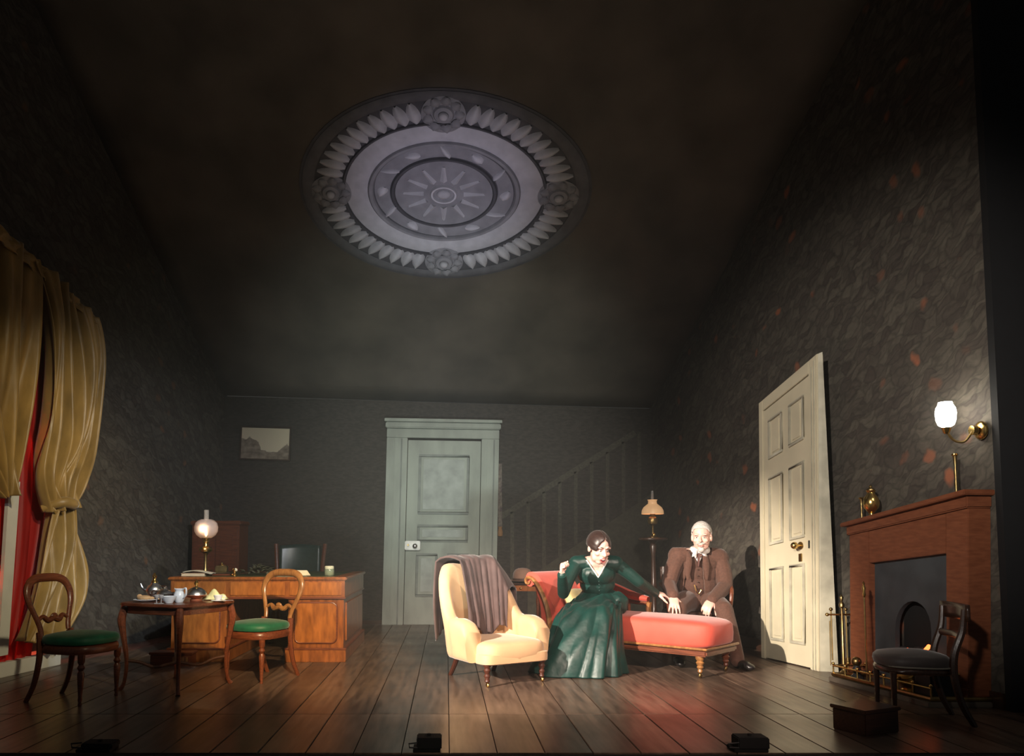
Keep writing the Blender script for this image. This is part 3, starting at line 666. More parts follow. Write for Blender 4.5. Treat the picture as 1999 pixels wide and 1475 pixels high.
# bell pull right of the back door
bp_ = atY(976, 930, YB - .02); BPULL = thing('bell_pull', 'narrow embroidered bell pull hanging beside the grey back door', 'bell pull', (bp_.x, YB - .015, atY(976, 1035, YB).z))
h_ = atY(976, 905, YB).z - atY(976, 1035, YB).z
MB().box(-.025, .025, -.006, .004, .05, h_).build('band', mat('embroidery', (0.20, 0.17, 0.13), .8, scale=26, col2=(0.07, 0.04, 0.05)), BPULL)
MB().lathe([(.005, -.08), (.03, -.07), (.032, -.02), (.02, .03), (.03, .05)], (0, 0, .0), 10, sy=.4).build('tassel', mat('tassel', (0.30, 0.15, 0.06), .8, scale=40, stretch=(6, 6, .5)), BPULL)
# picture
pa, pb2, pc, pd = [atY(x, y, YB - .03) for x, y in ((470, 894), (563.5, 897), (566, 837), (473, 834))]
pic = bil(pa, pb2, pc, pd, (0, -1, 0))
PI_ = thing('framed_landscape', 'small pale landscape picture hanging on the back wall above the desk', 'picture', (pa.x, YB - .03, pa.z))
def pic_mat():
    m = bpy.data.materials.new('landscape_print'); m.use_nodes = True; nt = m.node_tree; N = nt.nodes; L = nt.links; b = N['Principled BSDF']; b.inputs['Roughness'].default_value = .6
    tc = N.new('ShaderNodeTexCoord'); sx = N.new('ShaderNodeSeparateXYZ'); L.new(tc.outputs['Generated'], sx.inputs[0])
    nz = N.new('ShaderNodeTexNoise'); nz.inputs['Scale'].default_value = 7; nz.inputs['Detail'].default_value = 6; L.new(tc.outputs['Generated'], nz.inputs['Vector'])
    # skyline falls from the tall trees at the left to a low middle and rises a little at the right
    cv = N.new('ShaderNodeFloatCurve'); L.new(sx.outputs['X'], cv.inputs['Value'])
    c = cv.mapping.curves[0]; c.points[0].location = (0, .62); c.points[1].location = (1, .40)
    for p in ((.22, .66), (.36, .50), (.42, .30), (.60, .22), (.78, .26), (.88, .40)): c.points.new(*p)
    cv.mapping.update()
    a1 = N.new('ShaderNodeMath'); a1.operation = 'SUBTRACT'; L.new(sx.outputs['Z'], a1.inputs[0]); L.new(cv.outputs[0], a1.inputs[1])
    a2 = N.new('ShaderNodeMath'); a2.operation = 'MULTIPLY_ADD'; L.new(nz.outputs['Fac'], a2.inputs[0]); a2.inputs[1].default_value = -.35; L.new(a1.outputs[0], a2.inputs[2])
    r = N.new('ShaderNodeValToRGB'); L.new(a2.outputs[0], r.inputs['Fac']); r.color_ramp.elements[0].position = 0.0; r.color_ramp.elements[1].position = .03
    r.color_ramp.elements[0].color = (0, 0, 0, 1); r.color_ramp.elements[1].color = (1, 1, 1, 1)
    ad = N.new('ShaderNodeMath'); ad.operation = 'ADD'; ad.inputs[1].default_value = .17; L.new(a2.outputs[0], ad.inputs[0]); L.new(ad.outputs[0], r.inputs['Fac'])
    g = N.new('ShaderNodeValToRGB'); L.new(nz.outputs['Fac'], g.inputs['Fac']); g.color_ramp.elements[0].color = (.16, .12, .09, 1); g.color_ramp.elements[1].color = (.36, .28, .21, 1)
    g.color_ramp.elements[0].position = .35; g.color_ramp.elements[1].position = .65
    mx = N.new('ShaderNodeMix'); mx.data_type = 'RGBA'; L.new(r.outputs['Color'], mx.inputs['Factor']); L.new(g.outputs['Color'], mx.inputs[6]); mx.inputs[7].default_value = (.78, .66, .48, 1)
    L.new(mx.outputs[2], b.inputs['Base Color']); return m
fbox(pic, 0, 1, 0, 1, -.012, .006).build('print', pic_mat(), PI_, world=True)
fr = MB()
for a in ((-.03, 1.03, -.045, 0), (-.03, 1.03, 1, 1.045), (-.03, 0, 0, 1), (1, 1.03, 0, 1)): fbox(pic, *a, -.015, .014, fr)
fr.build('frame', M_dark, PI_, world=True)
# ------------------------------------------------------------------ seats
def turned(h, r, dark=False):
    return [(r * .45, 0), (r * .55, h * .03), (r * .42, h * .06), (r * .6, h * .12), (r * .5, h * .16), (r * .75, h * .4), (r * .95, h * .62), (r * .6, h * .68), (r * 1.05, h * .74), (r * .6, h * .80), (r * .95, h * .85), (r * 1.0, h)]
def seat_pad(w0, w1, d, z0, z1, crown, e=3.2):
    # padded trapezoid seat, front width w0 at -d/2, back width w1 at +d/2
    mb = MB(); n = 36; lv = [(0, 1.0), (.35, 1.035), (.75, 1.01), (1.0, .93)]
    rings = []
    for t, s_ in lv:
        rg = []
        for k in range(n):
            a = 2 * PI * k / n; c, s = math.cos(a), math.sin(a)
            x = math.copysign(abs(c) ** (2 / e), c); y = math.copysign(abs(s) ** (2 / e), s)
            w_ = lerp(w0, w1, (y + 1) / 2) / 2
            rg.append(Vector((x * w_ * s_, y * d / 2 * s_ - (.02 if y < 0 else 0) * (1 - abs(x)), lerp(z0, z1, t))))
        rings.append(rg)
    for s_ in (.75, .5, .25, .04):
        rings.append([Vector((p.x * s_, p.y * s_, z1 + crown * (1 - s_ * s_))) for p in rings[3]])
    v = [p for r in rings for p in r]; f = []
    for i in range(len(rings) - 1):
        for k in range(n): l = (k + 1) % n; f.append((i * n + k, i * n + l, (i + 1) * n + l, (i + 1) * n + k))
    f.append(tuple(range(n - 1, -1, -1))); f.append(tuple((len(rings) - 1) * n + k for k in range(n)))
    return mb.add(v, f)
def balloon_chair(label, loc, rz, group, mw=None):
    t = thing('balloon_back_chair', label, 'chair', loc, rz, group); t.scale = (.96, .96, .935); mw = mw or M_oak
    seat_pad(.45, .36, .42, .40, .455, .025).build('seat', M_green, t)
    seat_pad(.44, .35, .41, .335, .402, .0).build('seat_rail', M_mahog, t)
    for x in (-.18, .18): MB().lathe(turned(.34, .024), (x, -.165, 0), 14).build('leg', M_mahog, t)
    for s in (-1, 1):
        P_ = smoothpath([(s * .165, .27, 0), (s * .16, .215, .12), (s * .155, .185, .28), (s * .152, .185, .40), (s * .14, .20, .47)], 14)
        MB().tube(P_, [.016 + .008 * i / 14 for i in range(15)], 8).build('leg', M_mahog, t)
    lp = []
    for x, z in ((.128, .47), (.135, .52), (.165, .60), (.195, .68), (.198, .75), (.165, .81), (.10, .84), (0, .845)): lp.append((x, z))
    full = [Vector((x, .20 + (z - .47) * .22, z)) for x, z in lp] + [Vector((-x, .20 + (z - .47) * .22, z)) for x, z in reversed(lp[:-1])]
    pp = smoothpath(full, 60); rr = [.019 + .012 * max(0, (p.z - .62) / .23) for p in pp]
    fr_ = MB().tube(pp, rr, 10, flat=.75, up=(0, 1, 0)).build('back_frame', mw, t)
    sp = smoothpath([Vector((x, .20 + (z - .47) * .22, z)) for x, z in ((-.135, .555), (-.09, .575), (-.05, .545), (0, .56), (.05, .545), (.09, .575), (.135, .555))], 30)
    MB().tube(sp, [.011 + .010 * math.sin(PI * i / 30) for i in range(31)], 8).build('splat', mw, t)
    MB().ball((0, .212, .575), (.032, .014, .022), 10, 8).build('carving', mw, fr_)
    return t
balloon_chair('balloon-back dining chair with green seat, lit golden in front of the desk', (-1.42, 5.90, 0), math.radians(-30), 'balloon-back chairs at the tea table')
balloon_chair('balloon-back dining chair with green seat, in shadow beside the gold drape', (-2.41, 5.10, 0), math.radians(76), 'balloon-back chairs at the tea table', M_mahog)  # darker back wood puts this chair's shade into the colour
def bar_chair(label, loc, rz):
    t = thing('bar_back_chair', label, 'chair', loc, rz); t.scale = (.86, .84, .87)
    seat_pad(.46, .40, .42, .36, .43, .03).build('seat', mat('brown_horsehair', (0.055, 0.043, 0.040), .6, sheen=.3), t)
    seat_pad(.45, .39, .41, .315, .362, 0).build('seat_rail', M_dark, t)
    MB().tube([Vector((.225 * math.copysign(abs(math.cos(a)) ** .62, math.cos(a)), .212 * math.copysign(abs(math.sin(a)) ** .62, math.sin(a)), .362)) for a in [2 * PI * k / 40 for k in range(40)]], .006, 6, closed=True).build('piping', mat('piping_cord', (0.22, 0.20, 0.16), .6), t)
    for x in (-.19, .19): MB().lathe([(.012, 0), (.02, .3), (.022, .33)], (x, -.175, 0), 10).build('leg', M_dark, t)
    for s in (-1, 1):
        P_ = smoothpath([(s * .185, .30, 0), (s * .18, .235, .13), (s * .178, .195, .30), (s * .178, .20, .45), (s * .182, .25, .60), (s * .188, .265, .74)], 24)
        MB().tube(P_, [.017 + .008 * math.sin(PI * i / 24) for i in range(25)], 8).build('leg', M_dark, t)
    MB().grid(lambda u, v: Vector((lerp(-.225, .225, u), .27 - .03 * (1 - (2 * u - 1) ** 2) * -1 + .005, lerp(.665, .77, v))), 12, 3).build('top_rail', M_dark, t, solid=.026)
    MB().tube([(-.18, .238, .565), (0, .262, .565), (.18, .238, .565)], .014, 8, flat=1.6).build('cross_rail', M_dark, t)
    return t
bar_chair('dark bar-back chair with sabre legs in front of the fireplace', (2.72, 4.55, 0), math.radians(-104))
# low dark footstool box
bs = thing('footstool_box', 'low dark wooden box on the floor in front of the fireplace', 'box', (2.28, 4.26, 0), math.radians(24))
MB().box(-.13, .13, -.10, .10, 0, .115).build('body', M_dark, bs, bevel=.004)
MB().box(-.14, .14, -.11, .11, .115, .135).build('lid', M_dark, bs, bevel=.004)
# stage footlight boxes at the front
for x0, x1, lb in ((806, 862, 'small black footlight box at the stage edge in front of the armchair'), (1435, 1505, 'small black footlight box at the stage edge towards the fireplace'), (146, 216, 'small black footlight box at the stage edge towards the window')):
    a, b = fl(x0, 1469), fl(x1, 1469); cx = (a.x + b.x) / 2; w2 = (b.x - a.x) / 2
    t = thing('footlight_box', lb, 'stage light', (cx, 3.86, 0), group='footlights')
    M_bm = mat('black_metal', (0.004, 0.004, 0.004), .9)
    hh = .068 if x0 > 300 else .04
    MB().box(-w2 * .75, w2, -.05, .05, 0.012, hh).build('housing', M_bm, t, bevel=.005)
    MB().box(-w2, w2 * .9, -.055, .055, 0, .014).build('base', M_bm, t, bevel=.002)
    MB().tube([(-w2 * .7, -.045, .02), (-w2 * 1.25, -.045, .022), (-w2 * 1.3, -.045, .04), (-w2 * .7, -.045, .045)], .004, 6).build('bracket', mat('steel', (.03, .03, .03), .6, .5), t)
    MB().tube([(w2 * .1, 0, hh), (w2 * .1, 0, hh + .01)], .01, 8).build('knob', M_bm, t)
# ------------------------------------------------------------------ desk
DX0, DX1, DY0, DY1, DZ = -2.40, -0.885, 6.72, 8.22, .73
DK = thing('pedestal_desk', 'large yew pedestal desk with green leather top', 'desk', ((DX0 + DX1) / 2, (DY0 + DY1) / 2, 0))
hx, hy = (DX1 - DX0) / 2, (DY1 - DY0) / 2
MB().box(-hx - .02, hx + .02, -hy - .02, hy + .02, DZ - .028, DZ).build('desk_top', M_walnut, DK, bevel=.008)
MB().box(-hx + .1, hx - .1, -hy + .1, hy - .1, DZ - .002, DZ + .002).build('leather_inset', mat('desk_leather', (0.035, 0.060, 0.022), .4, scale=20), DK)
MB().box(-hx, hx, -hy, hy, DZ - .175, DZ - .028).build('frieze', M_walnut, DK, bevel=.003)
for (a, b) in ((-hx + .03, -hx + .48), (-hx + .52, hx - .52), (hx - .48, hx - .03)):
    dr = MB().box(a, b, -hy - .012, -hy + .01, DZ - .16, DZ - .045).build('drawer', M_yewp, DK, bevel=.005)
MB().box(-hx - .008, hx + .008, -hy - .014, hy + .008, DZ - .19, DZ - .172).build('lower_moulding', M_mahog, DK, bevel=.004)
for s in (-1, 1):
    x0, x1 = (-hx, -hx + .50) if s < 0 else (hx - .50, hx)
    pd_ = MB().box(x0 + .01, x1 - .01, -hy + .01, hy - .01, .11, DZ - .18).build('pedestal', M_walnut, DK, bevel=.003)
    MB().box(x0 - .012, x1 + .012, -hy - .015, hy + .012, 0, .105).build('plinth', M_walnut, pd_, bevel=.004)
    MB().box(x0 - .018, x1 + .018, -hy - .02, hy + .016, .105, .12).build('plinth_moulding', M_mahog, pd_, bevel=.004)
    n = 10; o_ = []
    cx0, cx1, cz0, cz1, r = x0 + .07, x1 - .07, .165, DZ - .225, .045
    for (cx, cz, a0) in ((cx1 - r, cz1 - r, 0), (cx0 + r, cz1 - r, 90), (cx0 + r, cz0 + r, 180), (cx1 - r, cz0 + r, 270)):
        for i in range(6): a = math.radians(a0 + i * 18); o_.append((cx + r * math.cos(a), cz + r * math.sin(a)))
    MB().prism(o_, lambda a, b, d: Vector((a, d, b)), -hy - .006, -hy + .02).build('door_panel', M_yewp, pd_, bevel=.003)
    MB().tube([(a, -hy + .004, b) for a, b in o_], .010, 8, closed=True).build('panel_bead', M_mahog, pd_)
    sx = x1 if s > 0 else x0
    MB().box(sx - .012, sx + .004 * s, -hy + .12, hy - .12, .17, DZ - .23).build('side_panel', M_walnut, pd_, bevel=.003)
def ondesk(px, py): return fl(px, py, DZ + .003)
# globe oil lamp on the desk
def oil_lamp(t, base_h, m_base, globe=None, shade=None, hf=1.0):
    pass
p = Vector((atY(401, 1100, 7.15).x, 7.15, DZ + .003))
OL = thing('oil_lamp', 'lit brass oil lamp with frosted globe shade on the desk', 'oil lamp', p)
MB().lathe([(.07, 0), (.072, .012), (.05, .022), (.025, .035), (.018, .06), (.014, .10), (.013, .17), (.018, .19), (.03, .2)], seg=18).build('column', M_brassd, OL)
MB().lathe([(.02, .2), (.055, .215), (.062, .235), (.05, .255), (.025, .265), (.02, .29), (.03, .30), (.028, .32), (.035, .33), (.035, .34)], seg=18).build('reservoir', M_brass, OL)
M_frost = mat('frosted_globe', (0.70, 0.62, 0.62), 0.3, var=.1, alpha=.38, emit=(1.0, .62, .45), estr=.03)
MB().lathe([(.05, .34), (.085, .365), (.105, .40), (.108, .44), (.098, .48), (.07, .505), (.05, .512), (.048, .505), (.066, .498), (.094, .475), (.104, .44), (.101, .402), (.082, .37), (.05, .346)], seg=24).build('globe_shade', M_frost, OL)
MB().lathe([(.026, .34), (.03, .38), (.024, .43), (.023, .60), (.021, .60), (.021, .43)], seg=14).build('chimney', mat('chimney_glass', (.8, .8, .78), .1, alpha=.18), OL)
MB().lathe([(.0, .35), (.014, .37), (.012, .40), (.003, .44)], seg=10).build('flame', mat('flame', (1, .8, .5), .5, emit=(1.0, .55, .2), estr=14), OL)
point('desk_lamp_flame', p + Vector((0, -.13, .42)), 1.6, (1.0, .62, .32), .03)
# papers, ledgers and small things on the desk
def bookat(p, w_, d, h, rz, label, m, pages=True, cat='book', name='ledger'):
    t = thing(name, label, cat, p, math.radians(rz))
    MB().box(-w_ / 2, w_ / 2, -d / 2, d / 2, 0, h * .14).build('cover', m, t, bevel=.001)
    MB().box(-w_ / 2 + .005, w_ / 2 - .004, -d / 2 + .005, d / 2 - .005, h * .14, h * .86).build('pages', mat('page_edges', (.62, .52, .36), .8, scale=60, stretch=(.2, .2, 8)), t)
    MB().box(-w_ / 2, w_ / 2, -d / 2, d / 2, h * .86, h).build('cover', m, t, bevel=.001)
    return t
b0 = Vector((-2.245, 6.90, DZ + .003))
bookat(b0, .21, .17, .026, 3, 'pale ledger at the left front corner of the desk', mat('pale_board', (.55, .36, .22), .7))
lo = MB().grid(lambda u, v: (lerp(-.12, .13, u), lerp(-.09, .09, v), .006 + .012 * math.sin(PI * u * 1.3) + .004 * math.sin(9 * v + 3 * u)), 12, 8).build('loose_papers', mat('paper', (.50, .45, .34), .8), None, solid=.008)
lo.location = b0 + Vector((.03, .01, .026)); tag(lo, 'curled sheaf of papers lying on the pale ledger', 'papers')
ps = thing('pen_tray', 'flat wooden pen tray beside the oil lamp on the desk', 'tray', Vector((-2.03, 6.98, DZ + .003)))
MB().box(-.09, .09, -.05, .05, 0, .014).build('tray', M_mahog, ps, bevel=.004)
MB().tube([(-.07, -.01, .02), (.07, .02, .022)], .004, 6).build('pen', M_dark, ps)
ik = thing('inkstand', 'square brass inkstand box behind the pen tray', 'inkstand', Vector((-2.20, 7.55, DZ + .003)), .1)
MB().box(-.055, .055, -.05, .05, .01, .075).build('body', M_brassd, ik, bevel=.008)
MB().box(-.06, .06, -.055, .055, 0, .014).build('base', M_brassd, ik, bevel=.004)
MB().lathe([(.03, .075), (.03, .083), (.008, .092), (.01, .105), (0, .112)], seg=12).build('lid', M_brass, ik)
sp = thing('brass_paperweight', 'small bright brass paperweight at the front edge of the desk', 'paperweight', Vector((-1.885, 6.86, DZ + .003)))
MB().lathe([(.028, 0), (.03, .01), (.014, .022), (.018, .04), (.022, .055), (.012, .068), (0, .07)], seg=14).build('body', M_brass, sp)
MB().ball((.012, -.004, .055), .016).build('cap', mat('ivory', (.8, .72, .5), .4), sp)
# sprig of dried greenery lying on the desk
dg = thing('greenery_bundle', 'bundle of dark dried greenery lying on the desk', 'greenery', Vector((-1.74, 7.1, DZ + .003)))
M_spr = mat('dried_leaf', (0.075, 0.085, 0.055), .7, var=.5)
rr_ = random.Random(5)
for i in range(46):
    a = rr_.uniform(0, 2 * PI); r = rr_.uniform(0, 1); x = r * math.cos(a) * .17; y = r * math.sin(a) * .08; z = (1 - r) * .07 + .008
    l = rr_.uniform(.05, .085); an_ = rr_.uniform(0, PI); tl = rr_.uniform(-.2, .5)
    lf_ = MB().add([(0, 0, 0), (l * .4, .014, .008), (l, 0, .0), (l * .4, -.014, .008), (l * .45, 0, .016)], [(0, 1, 4), (1, 2, 4), (2, 3, 4), (3, 0, 4), (0, 3, 2, 1)])
    Mx = Euler((0, -tl, an_)).to_matrix(); lf_.xf(lambda q: Mx @ q + Vector((x, y, z)))
    lf_.build('leaf', M_spr, dg, ang=20)
MB().tube([(-.16, -.01, .012), (0, 0, .03), (.17, .02, .014)], [.006, .008, .005], 6).build('stem', M_dark, dg)
ql = thing('letter', 'white folded letter behind the golden chair back on the desk', 'letter', Vector((-1.405, 7.02, DZ + .003)), .3)
MB().add([(-.16, -.06, 0), (.16, -.06, 0), (.16, .06, .0), (-.16, .06, 0), (-.1, -.05, .05), (.13, -.03, .045)], [(0, 1, 2, 3), (0, 4, 5, 1), (1, 5, 2), (2, 5, 4, 3), (3, 4, 0)]).build('sheet', mat('white_paper', (.72, .68, .52), .8), ql, ang=10)
gj = thing('glass_jar', 'small glass jar with a white lid at the right of the desk', 'jar', Vector((atY(643, 1110, 7.0).x, 7.0, DZ + .003)))
MB().lathe([(.04, 0), (.044, .01), (.044, .055), (.038, .065), (.036, .06), (.04, .052), (.04, .012), (0, .008)], seg=18).build('body', mat('green_glass', (.35, .45, .35), .1, alpha=.5), gj)
MB().lathe([(.041, .06), (.042, .08), (.036, .086), (0, .088)], seg=18).build('lid', mat('pale_lid', (.70, .74, .58), .5), gj)
# desk armchair
DC = thing('desk_chair', 'green leather desk chair with mahogany frame behind the desk', 'chair', (-1.70, 8.78, 0), math.radians(3))
MB().grid(lambda u, v: Vector((lerp(-.235, .235, u), .22 + .05 * v - .05 * (2 * u - 1) ** 2 - .018 * math.sin(PI * u) * math.sin(PI * v), lerp(.56, 1.0, v) + .015 * math.sin(PI * u) * v)), 16, 10).build('backrest', M_greenl, DC, solid=.05)
for s in (-1, 1):
    MB().tube(smoothpath([(s * .24, .28, 0), (s * .245, .21, .25), (s * .25, .19, .45), (s * .262, .20, .75), (s * .285, .25, 1.02)], 20), [.024] * 21, 8).build('stile', M_mahog, DC)
    MB().tube(smoothpath([(s * .255, .2, .66), (s * .28, .0, .68), (s * .275, -.18, .65), (s * .25, -.2, .46)], 14), .02, 8).build('arm', M_mahog, DC)
    MB().lathe(turned(.42, .026), (s * .22, -.2, 0), 12).build('leg', M_mahog, DC)
seat_pad(.5, .46, .46, .42, .48, .03).build('seat', M_greenl, DC)
# cabinet in the corner behind the lamp
CBx0, CBx1 = atY(376, 1000, 8.9).x, atY(468, 1000, 8.9).x
CB = thing('corner_cabinet', 'dark mahogany cupboard in the back left corner behind the desk', 'cupboard', ((CBx0 + CBx1) / 2, 9.1, 0))
cw = (CBx1 - CBx0) / 2
MB().box(-cw, cw, -.2, .2, .06, 1.24).build('carcass', M_mahog, CB, bevel=.006)
MB().box(-cw - .02, cw + .02, -.22, .2, 1.24, 1.29).build('cornice', M_mahog, CB, bevel=.012)
MB().box(-cw - .015, cw + .015, -.215, .2, 0, .07).build('plinth', M_mahog, CB, bevel=.006)
for s in (-1, 1):
    a, b = (-cw + .02, -.005) if s < 0 else (.005, cw - .02)
    dd = MB().box(a, b, -.215, -.195, .1, 1.2).build('door', M_mahog, CB, bevel=.004)
    MB().box(a + .05, b - .05, -.224, -.21, .75, 1.13).build('panel', M_mahog, dd, bevel=.006)
    MB().box(a + .05, b - .05, -.224, -.21, .17, .68).build('panel', M_mahog, dd, bevel=.006)
    MB().ball((-.03 * -s * -1 if False else s * .03, -.225, .72), .012).build('knob', M_brassd, dd)
# ------------------------------------------------------------------ tea table
TZ = .605
TT = thing('tea_table', 'small shaped mahogany tea table laid with silver and china', 'table', (-1.925, 5.56, 0), math.radians(-24.6)); TT.scale = (.93, .93, 1)
def oct_(h, c, z): return [(h - c, -h), (h, -h + c), (h, h - c), (h - c, h), (-h + c, h), (-h, h - c), (-h, -h + c), (-h + c, -h)]
def shaped(h):
    o_ = []
    for k in range(48):
        a = 2 * PI * k / 48; c, s = math.cos(a), math.sin(a); r = h / max(abs(c) ** 4 + abs(s) ** 4, 1e-6) ** .25
        o_.append((r * c * (1 + .018 * math.cos(8 * a)), r * s * (1 + .018 * math.cos(8 * a))))
    return o_
MB().prism(shaped(.345), lambda a, b, d: Vector((a, b, d)), TZ - .022, TZ).build('tabletop', M_mahog, TT, bevel=.005)
MB().prism(shaped(.305), lambda a, b, d: Vector((a, b, d)), TZ - .075, TZ - .022).build('apron', M_mahog, TT, bevel=.003)
for sx in (-1, 1):
    for sy in (-1, 1):
        MB().tube(smoothpath([(sx * .27, sy * .27, TZ - .03), (sx * .285, sy * .285, TZ - .12), (sx * .275, sy * .275, .38), (sx * .255, sy * .255, .2), (sx * .265, sy * .265, .05), (sx * .285, sy * .285, 0)], 24),
                  rad_at([.026, .03, .022, .015, .014, .018]), 8).build('leg', M_mahog, TT)
for s in (-1, 1):
    pts = [(-.26, -.26 * s, .2), (-.19, -.19 * s, .185), (-.11, -.11 * s, .145), (0, 0, .17), (.11, .11 * s, .145), (.19, .19 * s, .185), (.26, .26 * s, .2)]
    MB().tube(smoothpath(pts, 30), .011, 8).build('stretcher', mat('matt_mahogany', (.10, .035, .016), .7), TT)
def ontable(px, Y): return Vector((atY(px, 1160, Y).x, Y, TZ + .001))
M_china = mat('white_china', (.80, .82, .86), .2, var=.06)
M_bread = mat('bread', (.66, .40, .20), .8, var=.35, scale=18)
pl = thing('plate', 'white plate with a pastry at the left of the tea table', 'plate', ontable(285, 5.48))
MB().lathe([(.04, 0), (.045, .006), (.085, .016), (.083, .019), (.045, .01), (0, .009)], seg=24).build('dish', M_china, pl)
cr_ = MB().ball((-.01, 0, .026), (.052, .03, .018), 12, 8).ball((-.045, 0, .036), (.02, .016, .016), 8, 6).ball((.03, .005, .022), (.03, .022, .014), 8, 6).build('pastry', M_bread, None)
cr_.location = pl.location + Vector((0, 0, .002)); tag(cr_, 'golden pastry lying on the white plate', 'pastry')
kt = thing('silver_urn', 'tall silver tea kettle with knobbed lid on the tea table', 'kettle', ontable(301, 5.62))
MB().lathe([(.035, 0), (.04, .008), (.02, .02), (.03, .03), (.055, .055), (.058, .08), (.045, .105), (.025, .118), (.02, .13)], seg=20).build('body', M_silver, kt)
MB().lathe([(.024, .128), (.02, .14), (.012, .15), (.013, .165), (.017, .175), (.008, .186), (.005, .196), (0, .2)], seg=14).build('lid', M_brass, kt)
MB().tube(smoothpath([(-.05, 0, .07), (-.08, 0, .085), (-.1, 0, .12)], 8), [.012] * 4 + [.008] * 5, 8).build('spout', M_silver, kt)
MB().tube(smoothpath([(.052, 0, .1), (.085, 0, .1), (.09, 0, .06), (.055, 0, .045)], 10), .005, 8).build('handle', M_dark, kt)
tp = thing('teapot', 'round silver teapot between the kettle and the milk jug', 'teapot', ontable(321, 5.50))
MB().lathe([(.028, 0), (.032, .006), (.025, .014), (.05, .035), (.055, .055), (.042, .075), (.02, .083)], seg=20).build('body', M_silver, tp)
MB().lathe([(.022, .082), (.016, .09), (.006, .094), (.009, .104), (0, .11)], seg=12).build('lid', M_silver, tp)
MB().tube(smoothpath([(.045, 0, .05), (.075, 0, .06), (.09, 0, .085)], 8), [.012] * 4 + [.007] * 5, 8).build('spout', M_silver, tp)
MB().tube(smoothpath([(-.045, 0, .07), (-.085, 0, .075), (-.085, 0, .035), (-.048, 0, .03)], 10), .005, 8).build('handle', M_dark, tp)
bw = thing('slop_bowl', 'white china bowl in the middle of the tea table', 'bowl', ontable(330, 5.34))
MB().lathe([(.025, 0), (.028, .006), (.045, .03), (.052, .048), (.049, .048), (.04, .03), (0, .012)], seg=20).build('bowl', M_china, bw)
jg = thing('milk_jug', 'white china milk jug with a tall handle on the tea table', 'jug', ontable(350, 5.42), 2.6)
MB().lathe([(.026, 0), (.03, .008), (.042, .035), (.036, .06), (.028, .078), (.036, .095), (.033, .094), (.025, .078), (0, .07)], seg=18).build('body', M_china, jg)
MB().tube(smoothpath([(-.03, 0, .085), (-.065, 0, .10), (-.068, 0, .055), (-.038, 0, .03)], 12), .006, 8).build('handle', M_china, jg)
MB().add([(.03, -.014, .085), (.03, .014, .085), (.055, 0, .1), (.034, 0, .07)], [(0, 1, 2), (0, 2, 3), (1, 3, 2), (0, 3, 1)]).build('lip', M_china, jg)
md = thing('muffin_dish', 'domed covered muffin dish with silver knob on the tea table', 'covered dish', ontable(383, 5.56))
MB().lathe([(.04, 0), (.045, .01), (.03, .018), (.06, .03), (.082, .04), (.08, .044), (.05, .035), (0, .03)], seg=24).build('dish', mat('copper_dish', (.65, .25, .14), .3, .5), md)
MB().lathe([(.075, .042), (.074, .052), (.06, .075), (.035, .092), (.012, .1)], seg=24).build('lid', M_silver, md)
MB().lathe([(.012, .098), (.007, .108), (.014, .12), (.016, .13), (.008, .142), (.004, .152), (0, .155)], seg=12).build('knob', M_brass, md)
np_ = thing('napkin', 'crumpled pale yellow napkin at the right of the tea table', 'napkin', ontable(420, 5.66))
MB().grid(lambda u, v: Vector((lerp(-.085, .085, u), lerp(-.05, .05, v), .006 + .055 * math.sin(PI * u) ** .7 * math.sin(PI * v) * (1 + .35 * math.sin(11 * u + 6 * v)))), 18, 12).build('cloth', mat('lemon_linen', (.80, .80, .42), .8), np_, solid=.004)
cu = thing('teacup', 'small white teacup on its saucer in front of the yellow napkin', 'cup', ontable(426, 5.50))
MB().lathe([(.03, 0), (.05, .008), (.048, .011), (0, .006)], seg=18).build('saucer', M_china, cu)
MB().lathe([(.016, .008), (.02, .012), (.03, .035), (.033, .045), (.03, .045), (.024, .03), (0, .016)], seg=16).build('bowl', M_china, cu)
MB().tube(smoothpath([(.03, 0, .04), (.05, 0, .036), (.047, 0, .02), (.026, 0, .02)], 8), .003, 6).build('handle', M_china, cu)
for px, lb in ((306, 'little stem glass standing left of another on the tea table'), (315, 'little stem glass standing right of another on the tea table')):
    gs = thing('stem_glass', lb, 'glass', ontable(px, 5.30), group='stem glasses')
    MB().lathe([(.02, 0), (.019, .003), (.004, .006), (.003, .03), (.012, .04), (.016, .06), (.015, .06), (.01, .042), (0, .036)], seg=12).build('glass', mat('stem_glass_clear', (.7, .68, .7), .05, alpha=.5), gs)
kn_ = thing('table_knife', 'silver table knife lying by the teacup', 'knife', ontable(436, 5.58), .4)
MB().box(-.01, .07, -.006, .006, .0, .003).build('blade', M_silver, kn_); MB().tube([(-.07, 0, .005), (-.01, 0, .005)], [.006, .005], 6).build('handle', mat('ivory', (.8, .72, .5), .4), kn_)
# boxes on the floor in front of the desk
bx = thing('slatted_crate', 'flat wooden box with ribbed front under the tea table by the desk', 'box', Vector((-2.30, 6.55, 0)), 0.0)
MB().box(-.17, .17, -.07, .07, 0, .095).build('body', M_mahog, bx, bevel=.004)
MB().box(-.18, .18, -.08, .08, .095, .115).build('lid', M_mahog, bx, bevel=.004)
for i in range(5): MB().box(.02 + i * .027, .036 + i * .027, -.078, -.068, .025, .075).build('rib', M_oak, bx)
